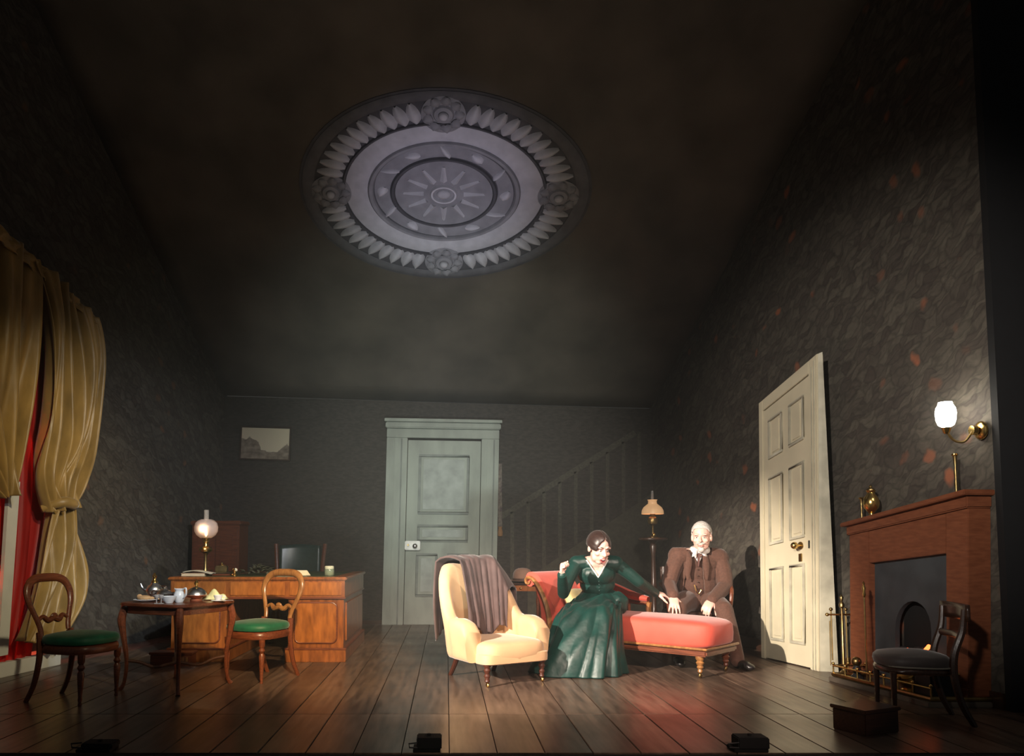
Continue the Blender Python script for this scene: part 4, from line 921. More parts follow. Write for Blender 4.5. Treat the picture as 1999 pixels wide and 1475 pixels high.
# ------------------------------------------------------------------ armchair with coat
AC = thing('nursing_armchair', 'low cream-gold velvet armchair on turned legs with casters', 'armchair', (.345, 5.90, 0), math.radians(30))
def ush(u, inner=0.0, out=0.0):
    # plan of the U, u from -1 (viewer's left arm front) to 1
    a = abs(u); s = 1 if u > 0 else -1
    w_ = .30 + out; b = .27 + out
    if a > .62: t = (a - .62) / .38; return Vector((s * (w_ + .012 * t), lerp(.02, -.22, t), 0))
    t = a / .62 * PI / 2; return Vector((s * w_ * math.sin(t), .02 + b * math.cos(t) ** .8 if math.cos(t) > 0 else .02, 0))
def uz(u):
    a = abs(u)
    if a > .62: t = (a - .62) / .38; return lerp(.465, .425, t) + .02 * math.sin(PI * t) - .035 * max(0, t - .8) * 5
    t = a / .62; return .465 + (.862 - .465) * (math.cos(PI * min(1, max(0, (t - .30) / .70)))*.5 + .5)
def shell():
    nu, pr = 56, 20; mb = MB(); v = []; f = []
    for i in range(nu + 1):
        u = -1 + 2 * i / nu; p = ush(u); q = ush(min(1, u + .01)) - ush(max(-1, u - .01)); t = q.normalized(); n = Vector((-t.y, t.x, 0)) # outward
        n = n if n.dot(p - Vector((0, -.05, 0))) > 0 else -n
        zt = uz(u); zb = .165; lean = .16 * max(0, zt - .45)
        fat = .045 + .018 * (abs(u) > .62)
        for k in range(pr):
            a = 2 * PI * k / pr; c, s = math.cos(a), math.sin(a)
            th = fat * (1.0 if s < .3 else 1.12)
            zz = lerp(zb, zt, .5 + .5 * math.copysign(abs(s) ** .45, s)); h = (zz - zb) / (zt - zb)
            off = th * math.copysign(abs(c) ** .6, c) * (.75 + .35 * h) + lean * h * h * 1.6
            v.append(p + n * off + Vector((0, 0, zz)))
    for i in range(nu):
        for k in range(pr): l = (k + 1) % pr; f.append((i * pr + k, i * pr + l, (i + 1) * pr + l, (i + 1) * pr + k))
    f.append(tuple(range(pr))); f.append(tuple(nu * pr + k for k in range(pr - 1, -1, -1)))
    return mb.add(v, f)
shell().build('upholstered_back', M_cream_velvet, AC, ang=70)
MB().ball((0, -.06, .235), (.285, .30, .085), 28, 14, e=.42).build('seat_cushion', M_cream_velvet, AC)
MB().ball((0, -.085, .195), (.288, .272, .042), 36, 12, e=.22).build('seat_rail', M_cream_velvet, AC)
for x in (-.24, .24):
    lg = MB().lathe([(.012, .035), (.02, .045), (.015, .06), (.024, .08), (.016, .095), (.026, .12), (.018, .135), (.028, .15), (.028, .17)], (x, -.30, 0), 14).build('leg', mat('dark_mahogany', (.075, .022, .012), .35), AC)
    MB().ball((x, -.305, .018), (.012, .018, .018), 10, 8).tube([(x, -.30, .02), (x, -.30, .045)], .008, 8).build('caster', M_brass, lg)
for x in (-.19, .19):
    MB().tube(smoothpath([(x, .19, .17), (x * 1.02, .23, .09), (x * 1.05, .29, 0)], 8), [.024, .022, .021, .02, .019, .018, .017, .017, .016], 8).build('leg', mat('dark_mahogany', (.075, .022, .012), .35), AC)
M_coat = mat('brown_coat', (.088, .052, .048), .8, var=.35, scale=8, sheen=.25)
def coat(u, v):
    # u across, v from the hem in front, over the top, to the hem behind
    uu = lerp(-.24, .44, u); p = ush(uu); zt = uz(uu); n = (p - Vector((0, -.06, 0))); n.z = 0; n = n.normalized()
    fold = .022 * math.sin(u * 19 + 2.2 * v) + .012 * math.sin(u * 41 + 5 * v)
    if v < .52:
        t = v / .52; z = lerp(.34 + .05 * math.sin(u * 9), zt + .035, t); d = -.105 + .13 * max(0, z - .45) * 1.0 - .02 * (1 - t) - abs(fold) * (1.4 - t) + .1 * max(0, t - .9)
    elif v < .62:
        t = (v - .52) / .10; z = zt + .035 + .025 * math.sin(PI * t); d = lerp(-.05, .17, t)
    else:
        t = (v - .62) / .38; z = lerp(zt + .03, .25 + .1 * math.sin(7 * u), t); d = .175 + .02 * math.sin(PI * t) + abs(fold) * t
    q = p + n * d; q.x += .05 * (1 - v) * (u - .5); return Vector((q.x, q.y, z + fold * .2))
ct = MB().grid(coat, 56, 64).build('draped_coat', M_coat, None, ang=180, solid=.012)
ct.location = AC.location; ct.rotation_euler = AC.rotation_euler; tag(ct, 'dark brown coat thrown over the back of the cream armchair', 'coat')
# ------------------------------------------------------------------ side table and bowler hat
ST = thing('side_table', 'small square side table with turned legs behind the armchair', 'side table', (atY(1020, 1140, 8.40).x, 8.40, 0), math.radians(-12))
MB().box(-.225, .225, -.2, .2, .585, .605).build('tabletop', M_dark, ST, bevel=.006)
MB().box(-.205, .205, -.18, .18, .52, .585).build('apron', M_walnut, ST, bevel=.003)
for x in (-.18, .18):
    for y in (-.155, .155): MB().lathe([(.014, 0), (.02, .02), (.012, .05), (.017, .12), (.02, .2), (.013, .26), (.02, .30), (.015, .33), (.022, .42), (.015, .47), (.022, .49), (.022, .52)], (x, y, 0), 12).build('leg', M_mahog, ST)
MB().box(-.18, .18, -.165, -.145, .06, .085).box(-.18, .18, .145, .165, .06, .085).build('stretcher', M_mahog, ST)
MB().ball((0, -.186, .55), .012).build('drawer_knob', M_brass, ST)
BH = thing('bowler_hat', 'brown felt bowler hat resting on the side table', 'hat', ST.location + Vector((.0, -.02, .606)), .4)
M_felt = mat('brown_felt', (.30, .175, .12), .85, var=.2, sheen=.3)
MB().lathe([(.148, .016), (.155, .022), (.15, .024), (.125, .012), (.105, .01), (.104, .06), (.098, .10), (.078, .135), (.045, .152), (0, .157)], seg=30, sx=1.0, sy=1.15).build('crown_and_brim', M_felt, BH)
MB().lathe([(.107, .012), (.108, .016), (.107, .042), (.104, .045), (.1, .03)], seg=30, sx=1.0, sy=1.15).build('hat_band', mat('hat_ribbon', (.10, .06, .045), .5), BH)
# ------------------------------------------------------------------ chaise longue
CH = thing('chaise_longue', 'salmon velvet chaise longue with scrolled walnut frame', 'chaise longue', (1.532, 6.603, 0), math.atan2(-.69, .72))
# seat cushion: rounded long pad
def pad(x0, x1, y0, y1, z0, z1, name, m, e=.35, par=None):
    return MB().ball(((x0 + x1) / 2, (y0 + y1) / 2, (z0 + z1) / 2), ((x1 - x0) / 2, (y1 - y0) / 2, (z1 - z0) / 2), 40, 16, e=e).build(name, m, par or CH)
pad(-.66, .86, -.29, .29, .20, .435, 'seat_cushion', M_pink, .36)
MB().box(-.62, .835, -.275, .275, .165, .212).build('seat_rail', M_mahog, CH, bevel=.012)
MB().tube([(-.62, -.282, .222), (.842, -.282, .222), (.842, .282, .222)], .010, 8).build('gilt_bead', M_oak, CH)
hp = [(-.60, .19), (-.56, .42), (-.60, .50), (-.65, .60), (-.70, .68), (-.745, .735), (-.80, .765), (-.86, .755), (-.89, .70), (-.875, .65), (-.83, .63), (-.79, .65), (-.76, .58), (-.72, .45), (-.70, .19)]
hpS = [(p.x, p.y) for p in smoothpath([(a, b, 0) for a, b in hp], 60)]
MB().prism(hpS, lambda a, b, d: Vector((a, d, b)), -.255, .255).build('scroll_headrest', M_pink, CH, bevel=.02)
for s in (-1, 1):
    fr_ = [(-.60, .20), (-.615, .38), (-.66, .52), (-.715, .62), (-.775, .69), (-.83, .715), (-.865, .695), (-.862, .665), (-.835, .66), (-.825, .685)]
    MB().tube(smoothpath([(a, s * .268, b) for a, b in fr_], 40), rad_at([.032, .03, .028, .027, .026, .026, .022, .018, .014, .01], 40), 8, flat=.7).build('scroll_frame', M_oak, CH)
    for x, r in ((.76, .034), (-.60, .034)):
        lg = MB().lathe([(.014, .04), (.02, .05), (.016, .065), (.026, .08), (.02, .092), (.032, .115), (.022, .128), (.034, .145), (.034, .17)], (x, s * .225, 0), 14).build('leg', M_mahog if s > 0 else M_oak, CH)
        MB().ball((x, s * .225, .02), (.014, .02, .02), 10, 8).tube([(x, s * .225, .02), (x, s * .225, .05)], .009, 8).build('caster', M_brassd, lg)
# shaped back rail along the far side
br_ = smoothpath([(-.66, .285, .62), (-.5, .285, .66), (-.3, .285, .62), (-.1, .285, .56), (.05, .285, .535)], 24)
MB().tube(br_, rad_at([.04, .055, .06, .05, .03]), 10, flat=.75).build('padded_back_rail', M_pink, CH)
MB().tube(smoothpath([(-.62, .29, .56), (-.4, .29, .57), (-.15, .29, .51), (.06, .29, .50)], 20), .018, 8).build('rail_moulding', M_mahog, CH)
MB().tube(smoothpath([(.06, .285, .51), (.05, .285, .43), (.09, .285, .33), (.13, .285, .25)], 12), [.03] * 13, 8, flat=.7).build('rail_support', M_oak, CH)
for x in (-.42, -.28, -.14): MB().tube([(x, .285, .2), (x, .285, .56)], .013, 8).build('rail_spindle', M_mahog, CH)
cuq = MB().ball((0, 0, 0), (.10, .15, .06), 16, 10, e=.6).build('cushion', mat('yellow_cushion', (.78, .62, .28), .7, sheen=.3), None)
cuq.location = CH.matrix_basis @ Vector((-.50, .0, .52)); cuq.rotation_euler = (0, math.radians(55), CH.rotation_euler.z); tag(cuq, 'pale yellow cushion propped against the chaise headrest', 'cushion')
# ------------------------------------------------------------------ lamp on tall stand
LS = Vector((atY(1274, 1000, 8.6).x, 8.6, 0))
SD = thing('lamp_stand', 'tall dark turned lamp pedestal in the back right corner', 'pedestal', LS)
zt_ = atY(1274, 1049, 8.6).z
MB().lathe([(.15, zt_ - .03), (.16, zt_ - .02), (.16, zt_ - .008), (.15, zt_)], seg=24).build('top', M_dark, SD)
MB().lathe([(.03, .2), (.04, .26), (.028, .30), (.026, .5), (.04, .55), (.03, .6), (.022, zt_ - .2), (.04, zt_ - .1), (.028, zt_ - .07), (.06, zt_ - .03)], seg=16).build('column', M_dark, SD)
for i in range(3):
    a = i * 2 * PI / 3 + .5; c, s = math.cos(a), math.sin(a)
    MB().tube(smoothpath([(0, 0, .26), (.1 * c, .1 * s, .22), (.17 * c, .17 * s, .08), (.22 * c, .22 * s, .015)], 10), [.026, .025, .024, .022, .02, .018, .017, .016, .016, .016, .018], 8).build('foot', M_dark, SD)
SL = thing('shaded_oil_lamp', 'brass oil lamp with a peach glass dome shade on the tall pedestal', 'oil lamp', LS + Vector((0, 0, zt_)))
MB().lathe([(.055, 0), (.058, .01), (.03, .02), (.014, .035), (.012, .12), (.02, .14), (.05, .155), (.058, .19), (.045, .225), (.025, .235), (.03, .26), (.03, .275)], seg=18).build('base', M_brassd, SL)
MB().ball((0, -.04, .03), .022).build('wick_knob', M_brass, SL)
M_shade = mat('peach_glass', (0.95, 0.62, 0.36), .35, emit=(1.0, .55, .25), estr=.35)
zs = atY(1274, 1003, 8.6).z - zt_; zk = atY(1274, 975, 8.6).z - zt_
MB().lathe([(.122, zs), (.118, zs + .04), (.10, zs + .075), (.07, zs + .10), (.05, zs + .115), (.046, zk - .015), (.056, zk), (.052, zk), (.042, zk - .015), (.046, zs + .105), (.09, zs + .075), (.112, zs + .03), (.118, zs)], seg=28).build('dome_shade', M_shade, SL)
MB().lathe([(.022, .27), (.026, .31), (.018, .36), (.016, zk + .1), (.014, zk + .1), (.015, .36)], seg=12).build('chimney', mat('chimney_glass', (.8, .8, .78), .1, alpha=.18), SL)
# chair on which the man sits
MC = thing('wooden_armchair', 'dark wooden open armchair under the man in brown', 'chair', (2.25, 7.02, 0), math.radians(-8))
MB().box(-.26, .26, -.25, .25, .36, .42).build('seat', M_dark, MC, bevel=.015)
for x in (-.23, .23):
    MB().lathe(turned(.37, .026), (x, -.21, 0), 12).build('leg', M_dark, MC)
    MB().tube(smoothpath([(x, .28, 0), (x, .23, .3), (x * 1.0, .25, .6), (x, .30, .80)], 14), .02, 8).build('leg', M_dark, MC)
    MB().tube(smoothpath([(x * 1.15, .26, .64), (x * 1.28, .0, .645), (x * 1.22, -.2, .61), (x * 1.1, -.22, .42)], 14), .018, 8).build('arm', M_mahog, MC)
MB().grid(lambda u, v: Vector((lerp(-.26, .26, u), .30 + .04 * math.sin(PI * u), lerp(.68, .80, v))), 10, 3).build('top_rail', M_dark, MC, solid=.025)
MB().box(-.23, .23, .245, .265, .52, .58).build('cross_rail', M_dark, MC, bevel=.004)
# ------------------------------------------------------------------ people
M_skin = mat('skin_fair', (.86, .56, .47), .5, var=.08, scale=30, subsurf=.08)
M_skinm = mat('skin_ruddy', (.84, .52, .43), .5, var=.1, scale=30, subsurf=.08)
V3 = Vector
def frame(fwd, up_=(0, 0, 1)):
    y = V3(fwd).normalized(); x = y.cross(V3(up_)).normalized(); z = x.cross(y).normalized()
    return Matrix((x, y, z)).transposed()
def head(mb, c, R, k=1.0, jaw=1.0):
    T = lambda x, y, z: c + R @ V3((x * k, y * k, z * k))
    def b(x, y, z, rx, ry, rz): mb.ball(T(x, y, z), (rx * k, ry * k, rz * k), 16, 12, R)
    b(0, -.012, .03, .074, .093, .088); b(0, .018, -.028, .0625 * jaw, .07, .086); b(0, .04, -.088, .036 * jaw, .034, .03)
    b(-.03, .03, -.06, .03, .03, .04); b(.03, .03, -.06, .03, .03, .04)
    mb.tube([T(0, .080, .018), T(0, .096, -.005), T(0, .108, -.026)], [.0075 * k, .009 * k, .013 * k], 8); b(0, .104, -.027, .015, .012, .011)
    for s in (-1, 1):
        b(s * .03, .076, .026, .026, .014, .009); b(s * .04, .064, -.024, .022, .018, .018); b(s * .077, -.005, -.008, .010, .022, .032)
    b(0, .088, -.058, .024, .011, .0065); b(0, .086, -.072, .021, .011, .0065)
    return T
def hand(mb, wr, f, n, curls=(.5, .5, .5, .5), k=1.0, thumb=1, spread=.06, tcurl=.5):
    f = V3(f).normalized(); n = V3(n); n = (n - f * n.dot(f)).normalized(); s = f.cross(n).normalized() * thumb
    R = Matrix((s, f, n)).transposed()
    P_ = lambda a, b, c: wr + (s * a + f * b + n * c) * k
    mb.ball(P_(0, .045, 0), (.040 * k, .050 * k, .015 * k), 14, 10, R, e=.8)
    mb.tube([wr - f * .03 * k, P_(0, .02, 0)], [.024 * k, .026 * k], 10)
    lens = (.072, .080, .075, .060)
    for i in range(4):
        a = .029 - i * .0195; base = P_(a, .082 - (.006 if i in (0, 3) else 0), 0); d = (f + s * (spread * (1.5 - i))).normalized()
        pts = [base - d * .025 * k, base]; ang = 0; cur = base
        for j, fr in enumerate((.45, .3, .25)):
            ang += curls[i] * (1, 1.1, .8)[j]
            dd = d * math.cos(ang) - n * math.sin(ang); cur = cur + dd * lens[i] * fr * k; pts.append(cur)
        mb.tube(pts, [.0095 * k, .0095 * k, .0088 * k, .008 * k, .0065 * k], 8); mb.ball(cur, .0068 * k, 8, 6)
    b0_ = P_(.026, .022, -.006); d = (s * .75 + f * .6 - n * .35).normalized(); p1 = b0_ + d * .04 * k; d2_ = (d * (1 - tcurl) + f * tcurl - n * .15).normalized()
    p2 = p1 + d2_ * .03 * k; p3 = p2 + (d2_ + f * .3).normalized() * .024 * k
    mb.tube([P_(.01, .02, 0), b0_, p1, p2, p3], [.014 * k, .015 * k, .0115 * k, .0105 * k, .008 * k], 8); mb.ball(p3, .0082 * k, 8, 6)
def limb(mb, pts, rs, n=18):
    P_ = smoothpath(pts, n); mb.tube(P_, rad_at(rs, n), 14); mb.ball(P_[0], rs[0], 12, 8); mb.ball(P_[-1], rs[-1], 12, 8)
def lens_(mb, c, r, R=None): mb.ball(c, r, 20, 14, R)
def face_bits(T, R, k, body, m_brow, m_iris, smile=False):
    for s in (-1, 1):
        e = MB().ball(T(s * .030, .0735, .004), (.0120 * k, .010 * k, .0065 * k), 12, 8, R).build('eye', mat('eye_white', (.75, .7, .68), .3), body, world=True)
        MB().ball(T(s * .030, .0815, .003), (.0048 * k, .0035 * k, .0048 * k), 10, 8, R).build('iris', m_iris, e, world=True)
        MB().tube([T(s * .016, .088, .0125), T(s * .03, .0875, .0155), T(s * .046, .078, .0125)], [.0012, .0016, .0010], 6).build('eyelash', m_iris, e, world=True)
        MB().tube([T(s * .014, .090, .028), T(s * .032, .0885, .033), T(s * .052, .072, .027)], [.0022 * k, .0030 * k, .0016 * k], 6).build('eyebrow', m_brow, body, world=True)
# --- woman in green
WO = thing('person', 'woman in a dark green silk dress leaning forward on the chaise, fist raised', 'person', (1.15, 6.30, 0))
RW = frame((.30, -.90, -.36), (.10, -.2, 1)); hc = V3((1.248, 6.315, .985)); KW = 1.08
sL, sR = V3((1.095, 6.50, .850)), V3((1.42, 6.50, .850))
eL, wL = V3((.955, 6.33, .615)), V3((.918, 6.15, .765))
eR, wR = V3((1.62, 6.50, .695)), V3((1.79, 6.64, .597))
def w_torso(mb, g=0.0):
    for c, r in (((1.30, 6.68, .50), (.165, .135, .11)), ((1.29, 6.62, .585), (.122, .10, .10)), ((1.28, 6.57, .68), (.135, .105, .10)), ((1.265, 6.52, .765), (.148, .10, .10)),
                 ((1.262, 6.470, .765), (.115, .052, .065)), ((1.257, 6.50, .845), (.12, .075, .05))):
        mb.ball(c, tuple(q + g for q in r), 20, 14)
    mb.tube([sL, (1.255, 6.505, .868), sR], [.052 + g, .056 + g, .052 + g], 14); mb.ball(sL, .054 + g); mb.ball(sR, .054 + g)
bd = MB(); w_torso(bd)
bd.tube([(1.257, 6.50, .84), (1.253, 6.45, .90), hc + RW @ V3((0, -.02, -.06))], [.062, .05, .048], 14)
TW = head(bd, hc, RW, KW, .95)
limb(bd, [sL, eL], [.045, .036]); limb(bd, [eL, wL], [.036, .024]); limb(bd, [sR, eR], [.045, .036]); limb(bd, [eR, wR], [.036, .024])
hand(bd, wL + V3((0, -.005, .012)), (-.02, -.12, 1), (-.85, .35, .05), (.95, 1.1, 1.25, 1.3), .96, -1, .03, .75)
hand(bd, wR + V3((.012, .008, -.004)), (.86, .28, -.14), (.15, -.35, .92), (.3, .4, .5, .55), .96, 1, .05, .1)
limb(bd, [(1.24, 6.66, .46), (1.06, 6.30, .40), (1.02, 6.22, .08)], [.075, .052, .032]); limb(bd, [(1.36, 6.66, .46), (1.20, 6.28, .40), (1.16, 6.18, .08)], [.075, .052, .032])
WB = bd.build('body', M_skin, WO, world=True, remesh=.0055, smooth=3)
face_bits(TW, RW, KW, WB, mat('dark_brow', (.05, .025, .018), .8), mat('dark_iris', (.03, .02, .015), .3))
mo = MB().ball(TW(0, .090, -.066), (.021 * KW, .009, .0125 * KW), 14, 8, RW).build('mouth', mat('mouth_dark', (.16, .02, .025), .5), WB, world=True)
MB().ball(TW(0, .0955, -.060), (.015 * KW, .006, .0045 * KW), 12, 6, RW).build('teeth', mat('teeth', (.85, .82, .76), .3), mo, world=True)
for q, z in (('upper_lip', -.0535), ('lower_lip', -.080)):
    MB().tube([TW(-.022, .084, -.065), TW(-.01, .096, z), TW(.01, .096, z), TW(.022, .084, -.065)], [.002, .0045, .0045, .002], 6).build('lip', mat('lips', (.52, .12, .12), .4), mo, world=True)
M_hair = mat('dark_brown_hair', (.040, .020, .016), .38, var=.5, scale=30, stretch=(1, 1, 6), sheen=.2)
def hair_side(s):
    mb = MB()
    def fn(u, v):
        # u from the centre parting down to the ear, v from forehead to nape
        a = .035 + u * 1.72; b = lerp(.28, 2.75, v)
        lowf = max(0, 1 - v * 3.2)
        a2 = a * (1 - .38 * lowf * 0)
        x = math.sin(a2) * (math.sin(b) ** .72); z = math.cos(a2) * math.sin(b) ** .8; y = math.cos(b)
        hl = .010 * math.sin(u * 30 + v * 3) * .12
        return TW(s * x * (.083 + hl), -.014 + y * .100 * (1 if y < 0 else .96), .030 + z * .096 - .028 * u * (1 - v))
    return mb.grid(fn, 18, 22)
for s in (-1, 1): hair_side(s).build('hair', M_hair, WB, world=True, solid=.009, cut=lambda c: (RW.transposed() @ (c - hc)).y > .072 * KW)
MB().ball(TW(0, -.108, .005), (.05, .04, .045), 16, 10, RW).build('hair_bun', M_hair, WB, world=True)
M_silk = mat('green_taffeta', (.005, .044, .036), .44, var=.55, scale=5, sheen=.04, bump=.5, bscale=14)
bo = MB(); w_torso(bo, .013)
limb(bo, [sL, lerp(sL, eL, .5) + V3((-.012, 0, 0)), eL], [.060, .053, .046]); limb(bo, [eL, lerp(eL, wL, .5), wL], [.046, .042, .033])
limb(bo, [sR, lerp(sR, eR, .5) + V3((0, 0, .006)), eR], [.060, .052, .046]); limb(bo, [eR, lerp(eR, wR, .5), wR], [.046, .042, .033])
vx, vz0, vz1, vw = 1.256, .742, .885, .088
def cutw(c):
    if c.z < .50: return True
    if c.y < 6.475 and c.z > vz0 and abs(c.x - vx) < (c.z - vz0) / (vz1 - vz0) * vw: return True
    if c.z > .868 and abs(c.x - vx) < .085: return True
    return False
BO = bo.build('bodice', M_silk, WO, world=True, remesh=.005, smooth=5, cut=cutw, solid=.005)
M_trim = mat('white_trim', (.82, .80, .76), .6)
from mathutils.bvhtree import BVHTree
def surf_y(o, pts, off):
    bt = BVHTree.FromPolygons([v.co.copy() for v in o.data.vertices], [tuple(p.vertices) for p in o.data.polygons]); out = []
    for x, z in pts:
        h = bt.ray_cast(V3((x, 5.5, z)), V3((0, 1, 0)))
        out.append(V3((x, (h[0].y if h[0] else 6.47) - off, z)))
    return out
vp = [(vx + s_ * vw * t_ * 1.02, lerp(vz0, vz1, t_) - .003) for s_, ts in ((-1, (1, .85, .7, .55, .4, .25, .12)), (1, (0, .12, .25, .4, .55, .7, .85, 1))) for t_ in ts]
MB().tube(surf_y(WB, vp, .017), .006, 8).build('neckline_trim', M_trim, BO, world=True)
for w_, e_, nm in ((wL, eL, 'cuff'), (wR, eR, 'cuff')):
    d_ = (w_ - e_).normalized(); MB().tube([w_ - d_ * .02, w_ + d_ * .012], [.037, .036], 14).build(nm, M_trim if False else M_silk, BO, world=True)
for i in range(6):
    z = .705 - i * .026; MB().ball((1.262 + i * .004, 6.405 + i * .018, z), .006, 8, 6).build('button', M_silk, BO, world=True)
KS = [((1.29, 6.61, .61), .130, .106), ((1.28, 6.57, .55), .185, .17), ((1.235, 6.45, .51), .215, .235), ((1.17, 6.33, .455), .24, .265), ((1.12, 6.24, .32), .27, .275), ((1.075, 6.18, .16), .305, .28), ((1.045, 6.16, .004), .345, .285)]
KC = smoothpath([k_[0] for k_ in KS], 120); KR = smoothpath([(k_[1], k_[2], 0) for k_ in KS], 120)
def skirt(u, v):
    i = int(round(v * 120)); c = KC[i]; rx, ry = KR[i].x, KR[i].y
    a = 2 * PI * u; am = .42 * max(0, v - .12) ** 1.1
    w1 = a + .22 * math.sin(2 * a + 1) + .10 * math.sin(3 * v + 2 * a)
    fo = am * (.62 * (abs(math.sin(4 * w1 + .8 + .5 * v)) ** .8 - .62) + .30 * (abs(math.sin(6.5 * w1 + 2.1 - .9 * v)) - .6)) + .014 * math.sin(16 * a + 9 * v)
    crum = .020 * math.sin(21 * v + 5 * math.sin(3 * a)) * math.sin(PI * min(1, v * 1.1)) + .010 * math.sin(9 * a + 31 * v)
    kn2 = .035 * math.exp(-((v - .45) / .13) ** 2) * max(0, -math.sin(a))
    tr = .06 * max(0, v - .6) * max(0, -math.cos(a))   # the hem trails to the left
    return V3((c.x + rx * (1 + fo) * math.cos(a) - tr * 1.1, c.y + ry * (1 + fo * .9) * math.sin(a), max(.004, c.z + kn2 + crum * (1 - v * .8) * min(1, 4 * v))))
MB().grid(skirt, 200, 60, closed_u=True).build('skirt', M_silk, WO, world=True, ang=180, solid=.005)
bu = MB().ball((1.44, 6.52, .515), (.085, .10, .10), 22, 16).ball((1.40, 6.62, .55), (.09, .09, .08), 18, 12)
bu.xf(lambda p: p + V3((math.sin(p.z * 60 + p.y * 30), math.sin(p.x * 55 + 2), math.sin(p.y * 50 + p.x * 40))) * .008).build('bustle', M_silk, WO, world=True, remesh=.01, smooth=3)
# --- man in the brown suit
MA = thing('person', 'grey-haired man in a brown three-piece suit seated behind the chaise', 'person', (2.25, 6.95, 0))
RM = frame((-.42, -.90, -.08)); mc = V3((2.285, 6.90, 1.078)); KM = 1.06
mL, mR = V3((2.105, 7.0, .905)), V3((2.465, 7.0, .885))
meL, mwL = V3((1.985, 6.90, .66)), V3((1.955, 6.68, .575))
meR, mwR = V3((2.47, 6.86, .64)), V3((2.285, 6.66, .535))
kL, aL = V3((1.995, 6.69, .465)), V3((1.955, 6.56, .10))
kR, aR = V3((2.36, 6.60, .455)), V3((2.375, 6.37, .10))
def m_torso(mb, g=0.0, low=True):
    L_ = [((2.28, 7.02, .64), (.148, .12, .12)), ((2.28, 7.02, .75), (.155, .115, .12)), ((2.285, 7.02, .84), (.165, .11, .09))]
    if low: L_.append(((2.275, 7.03, .51), (.165, .13, .115)))
    for c, r in L_: mb.ball(c, tuple(q + g for q in r), 20, 14)
    mb.tube([mL, (2.29, 7.02, .925), mR], [.058 + g, .07 + g, .058 + g], 14); mb.ball(mL, .058 + g); mb.ball(mR, .058 + g)
bm_ = MB(); m_torso(bm_)
bm_.tube([(2.288, 7.0, .91), (2.288, 6.95, .98), mc + RM @ V3((0, -.02, -.05))], [.07, .06, .058], 14)
TM = head(bm_, mc, RM, KM, 1.08)
limb(bm_, [mL, meL], [.05, .04]); limb(bm_, [meL, mwL], [.04, .028]); limb(bm_, [mR, meR], [.05, .04]); limb(bm_, [meR, mwR], [.04, .028])
hand(bm_, mwL + V3((0, -.012, -.01)), (-.12, -.62, -.72), (-.05, -.72, .66), (.25, .2, .2, .28), 1.08, -1, .16, .0)
hand(bm_, mwR + V3((-.012, -.01, -.006)), (-.55, -.50, -.52), (-.1, -.62, .76), (.5, .55, .6, .6), 1.08, -1, .06, .4)
for h_, k_, a_ in (((2.19, 7.0, .5), kL, aL), ((2.36, 7.0, .5), kR, aR)): limb(bm_, [h_, k_], [.08, .058]); limb(bm_, [k_, a_], [.058, .038])
MBd = bm_.build('body', M_skinm, MA, world=True, remesh=.0055, smooth=3)
M_wh = mat('white_hair', (.62, .58, .54), .6, var=.25, scale=40)
face_bits(TM, RM, KM, MBd, M_wh, mat('dark_iris', (.03, .02, .015), .3))
MB().tube([TM(-.022, .086, -.064), TM(0, .096, -.066), TM(.022, .086, -.064)], [.003, .0045, .003], 6).build('mouth', mat('lips', (.52, .12, .12), .4), MBd, world=True)
bd2 = MB().ball(TM(0, .062, -.098), (.030, .028, .030), 14, 10, RM).ball(TM(-.018, .090, -.046), (.022, .010, .008), 10, 8, RM).ball(TM(.018, .090, -.046), (.022, .010, .008), 10, 8, RM)
bd2.build('goatee', M_wh, MBd, world=True)
hm = MB()
hm.ball(TM(0, -.018, .040), (.080 * KM, .097 * KM, .092 * KM), 90, 64, RM)
def cuth(c):
    q = (RM.transposed() @ (c - mc)) / KM
    if q.z < -.045: return True
    if q.y > .038 and q.z < .075 + (q.y - .06) * .6: return True
    if q.y > -.002 and q.z < .045: return True
    if q.y > -.03 and q.z < -.01: return True
    return False
hm.xf(lambda p: p + V3((math.sin(p.x * 300), math.sin(p.y * 260), math.sin(p.z * 280 + p.x * 200))) * .0012).build('hair', M_wh, MBd, world=True, cut=cuth, solid=.008)
M_suit = mat('brown_tweed', (.115, .052, .034), .85, var=.3, scale=60, sheen=.2)
M_vest = mat('brown_waistcoat', (.090, .040, .026), .85, var=.3, scale=60)
M_shirt = mat('white_shirt', (.82, .80, .78), .6, var=.05)
def tro():
    mb = MB(); mb.ball((2.275, 7.03, .505), (.182, .145, .12), 20, 14)
    for h_, k_, a_ in (((2.185, 7.0, .5), kL, aL), ((2.365, 7.0, .5), kR, aR)):
        limb(mb, [h_, lerp(V3(h_), k_, .5) + V3((0, 0, .012)), k_], [.108, .096, .080]); limb(mb, [k_, lerp(k_, a_, .5), a_ + V3((0, 0, -.03))], [.080, .070, .062])
    return mb
tro().build('trousers', M_suit, MA, world=True, remesh=.008, smooth=4)
ve = MB(); m_torso(ve, .015)
fx = lambda z: 2.235 - (.9 - z) * .06
def cutv(c):
    if c.z < .47 or c.z > .965: return True
    return c.y < 6.99 and c.z > .83 and abs(c.x - (fx(c.z) + .02)) < (c.z - .83) * .45
VE = ve.build('waistcoat', M_vest, MA, world=True, remesh=.0055, smooth=5, cut=cutv, solid=.004)
sh = MB(); m_torso(sh, .005, False)
SH = sh.build('shirt', M_shirt, MA, world=True, remesh=.0055, smooth=5, cut=lambda c: c.z < .76 or c.z > .958)
co = MB().tube([V3((2.286, 6.955, .965)) + V3((math.cos(a) * .071, math.sin(a) * .066, .012 * math.sin(a))) for a in [2 * PI * i / 28 for i in range(28)]], .018, 8, closed=True, flat=1.5)
co.build('collar', M_shirt, SH, world=True)
